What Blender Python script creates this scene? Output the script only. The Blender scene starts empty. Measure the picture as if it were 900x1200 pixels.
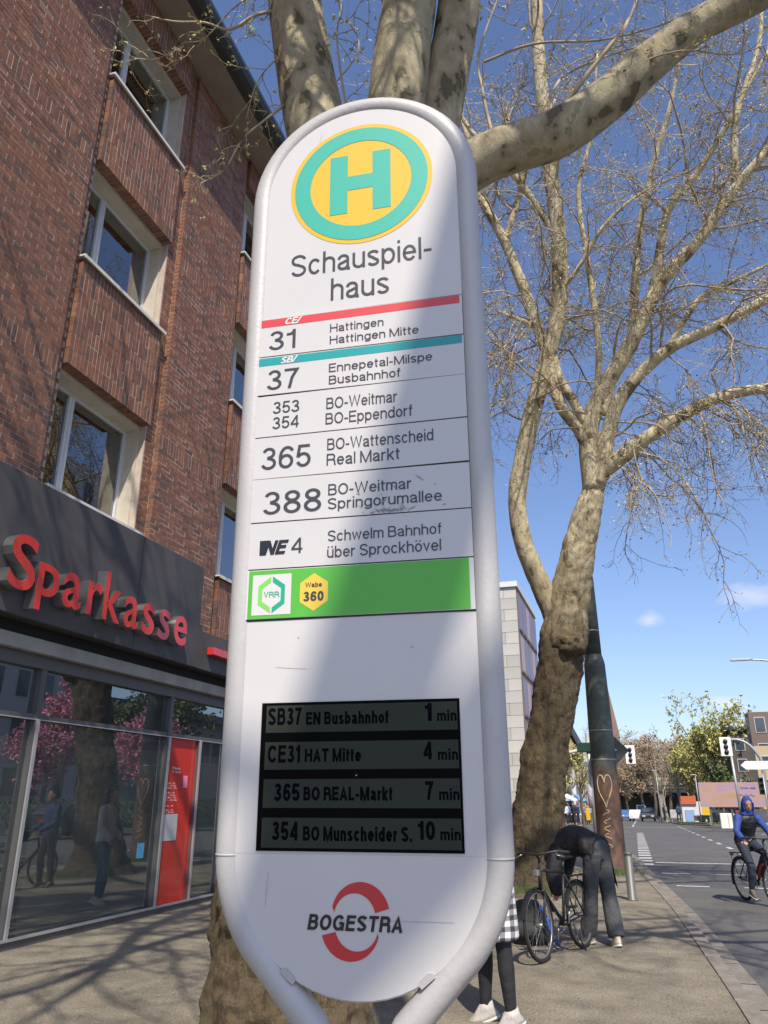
import bpy, math, random
import numpy as np
from mathutils import Vector, Matrix, noise
random.seed(7); RNG = np.random.default_rng(11)
R = math.radians
SC = bpy.context.scene
COL = SC.collection
# ------------------------------------------------------------ camera
PITCH, YAW = R(20.4), R(17.4)
cam_d = bpy.data.cameras.new('camera'); cam = bpy.data.objects.new('camera', cam_d); COL.objects.link(cam)
cam.location = (0, 0, 1.6); cam.rotation_euler = (R(90) + PITCH, 0, YAW)
cam_d.sensor_fit = 'VERTICAL'; cam_d.sensor_height = 24.0; cam_d.lens = 24.0 * 900 / 1200
cam_d.clip_start = 0.05; cam_d.clip_end = 3000
SC.camera = cam
# ------------------------------------------------------------ sky, sun, exposure
SUN_EL, SUN_AZ = R(51), R(155)                       # azimuth clockwise from +Y
SUN = Vector((math.sin(SUN_AZ) * math.cos(SUN_EL), math.cos(SUN_AZ) * math.cos(SUN_EL), math.sin(SUN_EL)))
W = bpy.data.worlds.new('World'); SC.world = W; W.use_nodes = True
wt = W.node_tree; wn, wl = wt.nodes, wt.links
bg = wn['Background']; bg.inputs['Strength'].default_value = 0.135
sky = wn.new('ShaderNodeTexSky'); sky.sky_type = 'NISHITA'; sky.sun_disc = False
sky.sun_elevation = SUN_EL; sky.sun_rotation = SUN_AZ
sky.air_density = 1.0; sky.dust_density = 1.0; sky.ozone_density = 3.0
wtc = wn.new('ShaderNodeTexCoord')
def wmath(op, a, b=None, c=None):
    n = wn.new('ShaderNodeMath'); n.operation = op
    for i, q in enumerate((a, b, c)):
        if q is None: continue
        if isinstance(q, (int, float)): n.inputs[i].default_value = q
        else: wl.new(q, n.inputs[i])
    return n.outputs[0]
wno = wn.new('ShaderNodeTexNoise'); wno.inputs['Scale'].default_value = 34; wno.inputs['Detail'].default_value = 5
wmp = wn.new('ShaderNodeMapping'); wmp.inputs['Scale'].default_value = (1, 1, 2.2)
wl.new(wtc.outputs['Generated'], wmp.inputs[0]); wl.new(wmp.outputs[0], wno.inputs[0])
mask = None
for (cx, cz, rx, rz) in ((0.148, 0.222, 0.034, 0.013), (0.033, 0.203, 0.016, 0.010), (0.106, 0.102, 0.019, 0.0075)):
    mp = wn.new('ShaderNodeVectorMath'); mp.operation = 'SUBTRACT'; mp.inputs[1].default_value = (cx, 0, cz)
    wl.new(wtc.outputs['Generated'], mp.inputs[0])
    ms = wn.new('ShaderNodeVectorMath'); ms.operation = 'MULTIPLY'; ms.inputs[1].default_value = (1 / rx, 0, 1 / rz)
    wl.new(mp.outputs[0], ms.inputs[0])
    ln = wn.new('ShaderNodeVectorMath'); ln.operation = 'LENGTH'; wl.new(ms.outputs[0], ln.inputs[0])
    m = wmath('SUBTRACT', 1.25, ln.outputs['Value'])
    m = wmath('ADD', m, wmath('MULTIPLY', wmath('SUBTRACT', wno.outputs[0], 0.5), 1.6))
    n = wn.new('ShaderNodeClamp'); wl.new(m, n.inputs[0]); m = n.outputs[0]
    mask = m if mask is None else wmath('MAXIMUM', mask, m)
sp_ = wn.new('ShaderNodeSeparateXYZ'); wl.new(wtc.outputs['Generated'], sp_.inputs[0])
front = wmath('GREATER_THAN', sp_.outputs['Y'], 0.0)
mask = wmath('MULTIPLY', wmath('MULTIPLY', mask, front), 0.42)
wmix = wn.new('ShaderNodeMixRGB'); wmix.inputs['Color2'].default_value = (6.4, 6.0, 6.4, 1)
tint = wn.new('ShaderNodeVectorMath'); tint.operation = 'MULTIPLY'; tint.inputs[1].default_value = (1.0, .985, 1.10)
wl.new(sky.outputs[0], tint.inputs[0])
wl.new(mask, wmix.inputs['Fac']); wl.new(tint.outputs[0], wmix.inputs['Color1'])
wl.new(wmix.outputs[0], bg.inputs['Color'])
sd = bpy.data.lights.new('sun', 'SUN'); sd.energy = 4.8; sd.angle = R(0.53); sd.color = (1.0, 0.905, 0.76)
so = bpy.data.objects.new('sun', sd); COL.objects.link(so); so.rotation_euler = SUN.to_track_quat('Z', 'Y').to_euler()
so.location = (0, 0, 40)
SC.view_settings.view_transform = 'Standard'; SC.view_settings.look = 'None'
SC.view_settings.exposure = 0.30; SC.view_settings.gamma = 1.0; SC.view_settings.use_curve_mapping = False
SC.render.engine = 'CYCLES'
SC.render.resolution_x = 768; SC.render.resolution_y = 1024

# ------------------------------------------------------------ materials
MATS = {}
def mat(name, col=(.5, .5, .5), rough=.6, metal=0.0, noise_amt=0.0, noise_scale=8.0, col2=None, bump=0.0, bump_scale=40.0, emis=None, coat=0.0, spec=0.5, island=0.0, bdist=.02):
    if name in MATS: return MATS[name]
    m = bpy.data.materials.new(name); m.use_nodes = True; t = m.node_tree; n = t.nodes; l = t.links
    b = n['Principled BSDF']; b.inputs['Roughness'].default_value = rough; b.inputs['Metallic'].default_value = metal
    b.inputs['Base Color'].default_value = (*col, 1); b.inputs['Specular IOR Level'].default_value = spec
    if coat: b.inputs['Coat Weight'].default_value = coat; b.inputs['Coat Roughness'].default_value = .08
    tc = n.new('ShaderNodeTexCoord')
    out = None
    if noise_amt or col2:
        no = n.new('ShaderNodeTexNoise'); no.inputs['Scale'].default_value = noise_scale; no.inputs['Detail'].default_value = 6; no.inputs['Roughness'].default_value = .62
        l.new(tc.outputs['Object'], no.inputs[0])
        rp = n.new('ShaderNodeValToRGB'); rp.color_ramp.elements[0].position = .32; rp.color_ramp.elements[1].position = .68
        c2 = col2 if col2 else tuple(c * (1 - noise_amt) for c in col)
        rp.color_ramp.elements[0].color = (*c2, 1); rp.color_ramp.elements[1].color = (*col, 1)
        l.new(no.outputs[0], rp.inputs[0]); out = rp.outputs[0]
    if island:
        g = n.new('ShaderNodeNewGeometry'); oi = n.new('ShaderNodeObjectInfo')
        ad = n.new('ShaderNodeMath'); ad.operation = 'ADD'; l.new(g.outputs['Random Per Island'], ad.inputs[0]); l.new(oi.outputs['Random'], ad.inputs[1])
        fr = n.new('ShaderNodeMath'); fr.operation = 'FRACT'; l.new(ad.outputs[0], fr.inputs[0])
        mr = n.new('ShaderNodeMapRange'); mr.inputs['To Min'].default_value = 1 - island; mr.inputs['To Max'].default_value = 1 + island
        l.new(fr.outputs[0], mr.inputs[0])
        mx = n.new('ShaderNodeVectorMath'); mx.operation = 'SCALE'
        if out: l.new(out, mx.inputs[0])
        else: mx.inputs[0].default_value = col
        l.new(mr.outputs[0], mx.inputs['Scale']); out = mx.outputs[0]
    if out: l.new(out, b.inputs['Base Color'])
    if bump:
        n2 = n.new('ShaderNodeTexNoise'); n2.inputs['Scale'].default_value = bump_scale; n2.inputs['Detail'].default_value = 6
        l.new(tc.outputs['Object'], n2.inputs[0]); bp = n.new('ShaderNodeBump'); bp.inputs['Strength'].default_value = bump; bp.inputs['Distance'].default_value = bdist
        l.new(n2.outputs[0], bp.inputs['Height']); l.new(bp.outputs[0], b.inputs['Normal'])
    if emis: b.inputs['Emission Color'].default_value = (*col, 1); b.inputs['Emission Strength'].default_value = emis
    MATS[name] = m; return m

def ramp(n, stops):
    r = n.new('ShaderNodeValToRGB'); cr = r.color_ramp
    while len(cr.elements) < len(stops): cr.elements.new(.5)
    for e, (p, c) in zip(cr.elements, stops): e.position = p; e.color = (*c, 1)
    return r
def brick_mat():
    m = bpy.data.materials.new('brick_clinker'); m.use_nodes = True; n = m.node_tree.nodes; l = m.node_tree.links; b = n['Principled BSDF']
    g = n.new('ShaderNodeNewGeometry'); oi = n.new('ShaderNodeObjectInfo')
    ad = n.new('ShaderNodeMath'); ad.operation = 'ADD'; l.new(g.outputs['Random Per Island'], ad.inputs[0]); l.new(oi.outputs['Random'], ad.inputs[1])
    fr = n.new('ShaderNodeMath'); fr.operation = 'FRACT'; l.new(ad.outputs[0], fr.inputs[0])
    rp = ramp(n, [(0, (.115, .068, .052)), (.10, (.150, .078, .053)), (.35, (.200, .088, .053)), (.62, (.235, .102, .058)), (.85, (.185, .084, .053)), (1, (.275, .130, .075))])
    l.new(fr.outputs[0], rp.inputs[0])
    no = n.new('ShaderNodeTexNoise'); no.inputs['Scale'].default_value = 9; no.inputs['Detail'].default_value = 6; l.new(g.outputs['Position'], no.inputs[0])
    mr = n.new('ShaderNodeMapRange'); mr.inputs['From Min'].default_value = .3; mr.inputs['From Max'].default_value = .7; mr.inputs['To Min'].default_value = .72; mr.inputs['To Max'].default_value = 1.22
    l.new(no.outputs[0], mr.inputs[0])
    sc = n.new('ShaderNodeVectorMath'); sc.operation = 'SCALE'; l.new(rp.outputs[0], sc.inputs[0]); l.new(mr.outputs[0], sc.inputs['Scale']); l.new(sc.outputs[0], b.inputs['Base Color'])
    n2 = n.new('ShaderNodeTexNoise'); n2.inputs['Scale'].default_value = 60; n2.inputs['Detail'].default_value = 4; l.new(g.outputs['Position'], n2.inputs[0])
    bp = n.new('ShaderNodeBump'); bp.inputs['Strength'].default_value = .5; bp.inputs['Distance'].default_value = .01; l.new(n2.outputs[0], bp.inputs['Height']); l.new(bp.outputs[0], b.inputs['Normal'])
    b.inputs['Roughness'].default_value = .6; return m
def bark_mat(name, lo, hi, flake=7.0, gain=1.0, rgain=1.0):
    """plane-tree bark: old scaly dark bark at the foot turning to smooth cream with olive and grey flakes above"""
    m = bpy.data.materials.new(name); m.use_nodes = True; n = m.node_tree.nodes; l = m.node_tree.links; b = n['Principled BSDF']
    g = n.new('ShaderNodeNewGeometry')
    mp = n.new('ShaderNodeMapping'); mp.inputs['Scale'].default_value = (1, 1, .62); l.new(g.outputs['Position'], mp.inputs[0])
    nz = n.new('ShaderNodeTexNoise'); nz.inputs['Scale'].default_value = flake * .45; nz.inputs['Detail'].default_value = 4.0; nz.inputs['Roughness'].default_value = .5; l.new(mp.outputs[0], nz.inputs[0])
    smooth = ramp(n, [(0, (.10, .085, .055)), (.37, (.13, .115, .07)), (.39, (.29, .25, .165)), (.50, (.38, .335, .235)), (.60, (.46, .41, .30)), (.615, (.34, .32, .21)), (1, (.30, .28, .18))])
    l.new(nz.outputs[0], smooth.inputs[0])
    for e in smooth.color_ramp.elements: e.color = (e.color[0] * gain, e.color[1] * gain * .985, e.color[2] * gain * .93, 1)
    mp2 = n.new('ShaderNodeMapping'); mp2.inputs['Scale'].default_value = (1, 1, .38); l.new(g.outputs['Position'], mp2.inputs[0])
    nf = n.new('ShaderNodeTexNoise'); nf.inputs['Scale'].default_value = 8.5; nf.inputs['Detail'].default_value = 9; nf.inputs['Roughness'].default_value = .74; nf.inputs['Distortion'].default_value = .35; l.new(mp2.outputs[0], nf.inputs[0])
    vr = n.new('ShaderNodeTexNoise'); vr.inputs['Scale'].default_value = 11; vr.inputs['Detail'].default_value = 9; vr.inputs['Roughness'].default_value = .75; vr.inputs['Distortion'].default_value = .8; l.new(mp.outputs[0], vr.inputs[0])
    rough = ramp(n, [(.32, (.030, .024, .016)), (.43, (.095, .068, .038)), (.50, (.17, .12, .068)), (.57, (.105, .095, .045)), (.65, (.36, .22, .11)), (.72, (.16, .11, .065))])
    l.new(nf.outputs[0], rough.inputs[0])
    for e in rough.color_ramp.elements: e.color = (e.color[0] * rgain, e.color[1] * rgain, e.color[2] * rgain, 1)
    sx = n.new('ShaderNodeSeparateXYZ'); l.new(g.outputs['Position'], sx.inputs[0])
    zz = n.new('ShaderNodeMath'); zz.operation = 'MULTIPLY_ADD'; zz.inputs[1].default_value = 2.6; l.new(nf.outputs[0], zz.inputs[0]); l.new(sx.outputs['Z'], zz.inputs[2])
    mr = n.new('ShaderNodeMapRange'); mr.inputs['From Min'].default_value = lo + 1.0; mr.inputs['From Max'].default_value = hi + 1.5; l.new(zz.outputs[0], mr.inputs[0])
    mx = n.new('ShaderNodeMixRGB'); l.new(mr.outputs[0], mx.inputs['Fac']); l.new(rough.outputs[0], mx.inputs['Color1']); l.new(smooth.outputs[0], mx.inputs['Color2'])
    l.new(mx.outputs[0], b.inputs['Base Color']); b.inputs['Roughness'].default_value = .85
    hm = n.new('ShaderNodeMixRGB'); l.new(mr.outputs[0], hm.inputs['Fac']); l.new(vr.outputs[0], hm.inputs['Color1'])
    sm2 = ramp(n, [(.35, (0, 0, 0)), (.42, (.25, .25, .25)), (.62, (.3, .3, .3)), (.66, (.16, .16, .16))]); l.new(nz.outputs[0], sm2.inputs[0]); l.new(sm2.outputs[0], hm.inputs['Color2'])
    bp = n.new('ShaderNodeBump'); bp.inputs['Strength'].default_value = 1.0; bp.inputs['Distance'].default_value = .07; l.new(hm.outputs[0], bp.inputs['Height'])
    b2 = n.new('ShaderNodeBump'); b2.inputs['Strength'].default_value = .8; b2.inputs['Distance'].default_value = .06; l.new(nf.outputs[0], b2.inputs['Height']); l.new(bp.outputs[0], b2.inputs['Normal'])
    l.new(b2.outputs[0], b.inputs['Normal']); return m
def ground_mat(name, c1, c2, speck, scale=1.2, bump=.35, cracks=False):
    m = bpy.data.materials.new(name); m.use_nodes = True; n = m.node_tree.nodes; l = m.node_tree.links; b = n['Principled BSDF']
    g = n.new('ShaderNodeNewGeometry')
    a = n.new('ShaderNodeTexNoise'); a.inputs['Scale'].default_value = scale; a.inputs['Detail'].default_value = 7; a.inputs['Roughness'].default_value = .65; l.new(g.outputs['Position'], a.inputs[0])
    rp = ramp(n, [(.35, c2), (.65, c1)]); l.new(a.outputs[0], rp.inputs[0])
    f = n.new('ShaderNodeTexNoise'); f.inputs['Scale'].default_value = 42; f.inputs['Detail'].default_value = 7; f.inputs['Roughness'].default_value = .8; l.new(g.outputs['Position'], f.inputs[0])
    r2 = ramp(n, [(.36, (1 - speck,) * 3), (.64, (1 + speck,) * 3)]); l.new(f.outputs[0], r2.inputs[0])
    mu = n.new('ShaderNodeVectorMath'); mu.operation = 'MULTIPLY'; l.new(rp.outputs[0], mu.inputs[0]); l.new(r2.outputs[0], mu.inputs[1])
    l.new(mu.outputs[0], b.inputs['Base Color']); b.inputs['Roughness'].default_value = .88
    bp = n.new('ShaderNodeBump'); bp.inputs['Strength'].default_value = bump; bp.inputs['Distance'].default_value = .012; l.new(f.outputs[0], bp.inputs['Height']); l.new(bp.outputs[0], b.inputs['Normal'])
    return m
def glass_mat(name, tint=(.9, .95, .93), fac=.30, rough=0.0, veil=0.0):
    m = bpy.data.materials.new(name); m.use_nodes = True; n = m.node_tree.nodes; l = m.node_tree.links; n.remove(n['Principled BSDF'])
    t = n.new('ShaderNodeBsdfTransparent'); t.inputs[0].default_value = (*tint, 1)
    gl = n.new('ShaderNodeBsdfGlossy'); gl.inputs['Roughness'].default_value = rough; gl.inputs['Color'].default_value = (.92, .95, .96, 1)
    lw = n.new('ShaderNodeFresnel'); lw.inputs['IOR'].default_value = 1.5
    ad = n.new('ShaderNodeMath'); ad.operation = 'MULTIPLY_ADD'; ad.inputs[1].default_value = 1.3; ad.inputs[2].default_value = fac; ad.use_clamp = True; l.new(lw.outputs[0], ad.inputs[0])
    mx = n.new('ShaderNodeMixShader'); l.new(ad.outputs[0], mx.inputs[0]); l.new(t.outputs[0], mx.inputs[1]); l.new(gl.outputs[0], mx.inputs[2])
    if veil:  # thin pale diffuse film mixed in to brighten the glass
        df = n.new('ShaderNodeBsdfDiffuse'); df.inputs[0].default_value = (.55, .60, .58, 1); m2 = n.new('ShaderNodeMixShader'); m2.inputs[0].default_value = veil
        l.new(mx.outputs[0], m2.inputs[1]); l.new(df.outputs[0], m2.inputs[2]); mx = m2
    l.new(mx.outputs[0], n['Material Output'].inputs[0]); return m
def plaid_mat():
    m = bpy.data.materials.new('plaid_cloth'); m.use_nodes = True; n = m.node_tree.nodes; l = m.node_tree.links; b = n['Principled BSDF']
    tc = n.new('ShaderNodeTexCoord')
    def wv(axis, sc):
        w = n.new('ShaderNodeTexWave'); w.bands_direction = axis; w.inputs['Scale'].default_value = sc; w.inputs['Distortion'].default_value = 1.4; w.inputs['Detail'].default_value = 3; l.new(tc.outputs['Object'], w.inputs[0]); return w.outputs['Fac']
    a, c = wv('Z', 4.2), wv('X', 3.6)
    def st(o_):
        r0 = ramp(n, [(.38, (0, 0, 0)), (.52, (1, 1, 1))]); l.new(o_, r0.inputs[0]); return r0.outputs[0]
    a, c = st(a), st(c)
    s = n.new('ShaderNodeMath'); s.operation = 'ADD'; l.new(a, s.inputs[0]); l.new(c, s.inputs[1])
    h = n.new('ShaderNodeMath'); h.operation = 'MULTIPLY'; h.inputs[1].default_value = .5; l.new(s.outputs[0], h.inputs[0])
    r = ramp(n, [(0, (.04, .04, .05)), (.5, (.22, .22, .24)), (1, (.68, .67, .66))]); l.new(h.outputs[0], r.inputs[0]); l.new(r.outputs[0], b.inputs['Base Color']); b.inputs['Roughness'].default_value = .9
    return m
def grad_rust_mat():
    m = bpy.data.materials.new('painted_rusty_steel'); m.use_nodes = True; n = m.node_tree.nodes; l = m.node_tree.links; b = n['Principled BSDF']
    g = n.new('ShaderNodeNewGeometry'); no = n.new('ShaderNodeTexNoise'); no.inputs['Scale'].default_value = 2.6; no.inputs['Detail'].default_value = 8; no.inputs['Roughness'].default_value = .7; l.new(g.outputs['Position'], no.inputs[0])
    sx = n.new('ShaderNodeSeparateXYZ'); l.new(g.outputs['Position'], sx.inputs[0])
    z = n.new('ShaderNodeMath'); z.operation = 'MULTIPLY_ADD'; z.inputs[1].default_value = 2.0; l.new(no.outputs[0], z.inputs[0]); l.new(sx.outputs['Z'], z.inputs[2])
    mr = n.new('ShaderNodeMapRange'); mr.inputs['From Min'].default_value = 2.75; mr.inputs['From Max'].default_value = 3.55; l.new(z.outputs[0], mr.inputs[0])
    rust = ramp(n, [(.35, (.070, .042, .030)), (.5, (.150, .080, .052)), (.65, (.095, .062, .046))]); l.new(no.outputs[0], rust.inputs[0])
    gr = ramp(n, [(.30, (.16, .08, .05)), (.38, (.055, .075, .065)), (.6, (.10, .125, .105)), (.72, (.045, .06, .05))]); l.new(no.outputs[0], gr.inputs[0])
    mx = n.new('ShaderNodeMixRGB'); l.new(mr.outputs[0], mx.inputs[0]); l.new(rust.outputs[0], mx.inputs[1]); l.new(gr.outputs[0], mx.inputs[2]); l.new(mx.outputs[0], b.inputs['Base Color'])
    b.inputs['Roughness'].default_value = .6; return m

# ------------------------------------------------------------ mesh helpers
class MB:
    def __init__(s): s.v = []; s.f = []; s.sm = []; s.mi = []
    def add(s, vs, fs, smooth=False, mi=0):
        o = len(s.v); s.v.extend([tuple(p) for p in vs]); s.f.extend([tuple(i + o for i in q) for q in fs]); s.sm.extend([smooth] * len(fs)); s.mi.extend([mi] * len(fs)); return s
    def box(s, a, b, mi=0):
        (x0, y0, z0), (x1, y1, z1) = a, b
        x0, x1 = min(x0, x1), max(x0, x1); y0, y1 = min(y0, y1), max(y0, y1); z0, z1 = min(z0, z1), max(z0, z1)
        return s.add([(x0, y0, z0), (x1, y0, z0), (x1, y1, z0), (x0, y1, z0), (x0, y0, z1), (x1, y0, z1), (x1, y1, z1), (x0, y1, z1)],
              [(0, 3, 2, 1), (4, 5, 6, 7), (0, 1, 5, 4), (1, 2, 6, 5), (2, 3, 7, 6), (3, 0, 4, 7)], False, mi)
    def bevbox(s, a, b, r=.01, mi=0):
        """box with chamfered vertical (z) and top edges"""
        (x0, y0, z0), (x1, y1, z1) = a, b
        def ring(i, z): return [(x0 + i + r, y0 + i, z), (x1 - i - r, y0 + i, z), (x1 - i, y0 + i + r, z), (x1 - i, y1 - i - r, z), (x1 - i - r, y1 - i, z), (x0 + i + r, y1 - i, z), (x0 + i, y1 - i - r, z), (x0 + i, y0 + i + r, z)]
        vs = ring(r, z0) + ring(0, z0 + r) + ring(0, z1 - r) + ring(r, z1)
        fs = [(7, 6, 5, 4, 3, 2, 1, 0), tuple(range(24, 32))]
        for k in range(3):
            for i in range(8): j = (i + 1) % 8; fs.append((k * 8 + i, k * 8 + j, (k + 1) * 8 + j, (k + 1) * 8 + i))
        return s.add(vs, fs, False, mi)
    def tube(s, pts, rad, n=12, cap=True, smooth=True, closed=False, jit=0.0, ell=None, mi=0, round_=False):
        pts = [Vector(p) for p in pts]
        if not hasattr(rad, '__len__'): rad = [rad] * len(pts)
        rad = list(rad)
        if round_:
            d0 = (pts[0] - pts[1]).normalized(); d1 = (pts[-1] - pts[-2]).normalized()
            A = []; B = []
            for a in (20, 50, 75): A.append((pts[-1] + d1 * rad[-1] * math.sin(R(a)), rad[-1] * math.cos(R(a)))); B.insert(0, (pts[0] + d0 * rad[0] * math.sin(R(a)), rad[0] * math.cos(R(a))))
            pts = [p for p, _ in B] + pts + [p for p, _ in A]; rad = [q for _, q in B] + rad + [q for _, q in A]
        m = len(pts); vs = []; T = []
        for i in range(m):
            if closed: t = pts[(i + 1) % m] - pts[i - 1]
            else: t = pts[min(i + 1, m - 1)] - pts[max(i - 1, 0)]
            T.append(t.normalized() if t.length > 1e-9 else Vector((0, 0, 1)))
        up = Vector((0, 0, 1)) if abs(T[0].z) < .9 else Vector((1, 0, 0))
        nn = (up - T[0] * up.dot(T[0])).normalized()
        for i in range(m):
            nn = (nn - T[i] * nn.dot(T[i])).normalized(); bb = T[i].cross(nn)
            e = ell[i] if ell else 1.0
            for k in range(n):
                a = 2 * math.pi * k / n; rr = rad[i]
                d = nn * math.cos(a) + bb * math.sin(a) * e
                if jit:
                    q = pts[i] + d * rr
                    rr *= 1 + jit * (noise.noise(q * 2.3) + .6 * noise.noise(q * 6.1) + .45 * noise.noise(q * 15))
                vs.append(pts[i] + d * rr)
        fs = []
        for i in range(m if closed else m - 1):
            j = (i + 1) % m
            for k in range(n): fs.append((i * n + k, i * n + (k + 1) % n, j * n + (k + 1) % n, j * n + k))
        if cap and not closed: fs.append(tuple(range(n - 1, -1, -1))); fs.append(tuple((m - 1) * n + k for k in range(n)))
        return s.add(vs, fs, smooth, mi)
    def prism(s, poly, fn, d0, d1, mi=0, smooth=False):
        """poly in 2D, fn(u,w,d)->3D, extruded between d0 and d1"""
        n = len(poly); vs = [fn(u, w, d0) for u, w in poly] + [fn(u, w, d1) for u, w in poly]
        fs = [tuple(range(n - 1, -1, -1)), tuple(range(n, 2 * n))] + [(i, (i + 1) % n, n + (i + 1) % n, n + i) for i in range(n)]
        return s.add(vs, fs, smooth, mi)
    def ball(s, c, r, n=10, sc=(1, 1, 1), jit=0):
        c = Vector(c); vs = []; m = n // 2 + 1
        for i in range(1, m):
            t = math.pi * i / m
            for k in range(n):
                a = 2 * math.pi * k / n; d = Vector((math.sin(t) * math.cos(a) * sc[0], math.sin(t) * math.sin(a) * sc[1], math.cos(t) * sc[2]))
                q = c + d * r
                if jit: q = c + d * r * (1 + jit * noise.noise(q * 9))
                vs.append(q)
        o = len(vs); vs += [c + Vector((0, 0, r * sc[2])), c - Vector((0, 0, r * sc[2]))]
        fs = []
        for i in range(m - 2):
            for k in range(n): fs.append((i * n + k, (i + 1) * n + k, (i + 1) * n + (k + 1) % n, i * n + (k + 1) % n))
        for k in range(n): fs.append((o, k, (k + 1) % n)); fs.append((o + 1, (m - 2) * n + (k + 1) % n, (m - 2) * n + k))
        return s.add(vs, fs, True)
    def mesh(s, name, center=None):
        me = bpy.data.meshes.new(name)
        vs = s.v if center is None else [(x - center[0], y - center[1], z - center[2]) for x, y, z in s.v]
        me.from_pydata(vs, [], s.f); me.polygons.foreach_set('use_smooth', s.sm)
        if any(s.mi): me.polygons.foreach_set('material_index', s.mi)
        me.update(); return me
WL = {}      # world location of every parent we made
def wloc(o): return WL.get(o.name, Vector(o.location))
def link(o, m=None, parent=None, label=None, cat=None, group=None, kind=None):
    COL.objects.link(o)
    if m is not None:
        for q in (m if isinstance(m, (list, tuple)) else [m]): o.data.materials.append(q)
    if parent is not None: o.parent = parent
    if label: o['label'] = label
    if cat: o['category'] = cat
    if group: o['group'] = group
    if kind: o['kind'] = kind
    return o
def part(name, mb, m, parent=None, local=False, **k):
    """mesh part; vertices are world coordinates unless local (then in the parent's frame)"""
    if isinstance(mb, MB):
        a = np.array(mb.v); c = (a.min(0) + a.max(0)) / 2
        me = mb.mesh(name, c); c = Vector(c)
    else: me = mb; c = Vector((0, 0, 0))
    o = bpy.data.objects.new(name, me)
    if parent is not None:
        if local:
            pl = LOC.get(parent.name, Vector((0, 0, 0))); o.location = c - pl; LOC[o.name] = c
        else: o.location = c - wloc(parent)
    else: o.location = c
    WL[o.name] = c
    return link(o, m, parent, **k)
LOC = {}
def thing(name, label, cat, loc=(0, 0, 0), group=None, kind=None):
    o = bpy.data.objects.new(name, None); o.empty_display_size = .2; o.location = loc; WL[o.name] = Vector(loc); LOC[o.name] = Vector((0, 0, 0))
    return link(o, None, None, label, cat, group, kind)
def struct(name, mb, m, **k): return part(name, mb, m, kind='structure', **k)
def copy_tree(o, parent=None):
    c = o.copy(); COL.objects.link(c)
    if parent: c.parent = parent
    for ch in [q for q in list(o.children)]: copy_tree(ch, c)
    return c
def np_mesh(name, V, F, smooth=False):
    """V (n,3), F (m,k) same-size faces"""
    me = bpy.data.meshes.new(name); V = np.asarray(V, np.float32); F = np.asarray(F, np.int32)
    me.vertices.add(len(V)); me.vertices.foreach_set('co', V.ravel())
    k = F.shape[1]; me.loops.add(F.size); me.loops.foreach_set('vertex_index', F.ravel())
    me.polygons.add(len(F)); me.polygons.foreach_set('loop_start', np.arange(0, F.size, k, dtype=np.int32))
    if smooth: me.polygons.foreach_set('use_smooth', np.ones(len(F), bool))
    me.update(calc_edges=True); me.validate(); return me
def catmull(P, n=6):
    P = [Vector(p) for p in P]; Q = [P[0] * 2 - P[1]] + P + [P[-1] * 2 - P[-2]]; out = []
    for i in range(1, len(Q) - 2):
        for k in range(n):
            t = k / n; a, b, c, d = Q[i - 1], Q[i], Q[i + 1], Q[i + 2]
            out.append(.5 * ((2 * b) + (c - a) * t + (2 * a - 5 * b + 4 * c - d) * t * t + (3 * b - a - 3 * c + d) * t ** 3))
    out.append(P[-1]); return out
def lerp_list(vals, n): # resample radii to match catmull output
    out = []
    for i in range(len(vals) - 1):
        for k in range(n): out.append(vals[i] + (vals[i + 1] - vals[i]) * k / n)
    out.append(vals[-1]); return out
# text ------------------------------------------------------------
def text_raw(s, bold=0.0, shear=0.0, extrude=0.0, res=4, bevel=0.0):
    c = bpy.data.curves.new('lettering', 'FONT'); c.body = s; c.size = 1; c.offset = bold; c.shear = shear; c.extrude = extrude; c.resolution_u = res; c.bevel_depth = bevel
    o = bpy.data.objects.new('lettering', c); COL.objects.link(o)
    bpy.context.view_layer.update()
    me = bpy.data.meshes.new_from_object(o.evaluated_get(bpy.context.evaluated_depsgraph_get()))
    n = len(me.vertices); a = np.empty(n * 3, np.float32); me.vertices.foreach_get('co', a); a = a.reshape(-1, 3).astype(float)
    F = [tuple(p.vertices) for p in me.polygons]
    bpy.data.objects.remove(o); bpy.data.curves.remove(c); bpy.data.meshes.remove(me)
    return a, F
_cap = {}
def cap_h(ch='H', bold=0.0):
    k = (ch, bold)
    if k not in _cap: a, _ = text_raw(ch, bold); _cap[k] = (a[:, 1].min(), a[:, 1].max())
    return _cap[k]
def text_fit(mb, s, u0, u1, v0, v1, fn, d=0.0, bold=0.0, shear=0.0, res=4, ref='H', extrude=0.0):
    """text with its baseline on v0, the reference glyph's top on v1, spanning u0..u1"""
    a, F = text_raw(s, bold, shear, extrude, res)
    b0, b1 = cap_h(ref, bold)
    x0, x1 = a[:, 0].min(), a[:, 0].max()
    U = u0 + (a[:, 0] - x0) / (x1 - x0) * (u1 - u0); Vv = v0 + (a[:, 1] - b0) / (b1 - b0) * (v1 - v0)
    mb.add([fn(u, w, d + z) for u, w, z in zip(U, Vv, a[:, 2])], F)
    return mb
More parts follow.
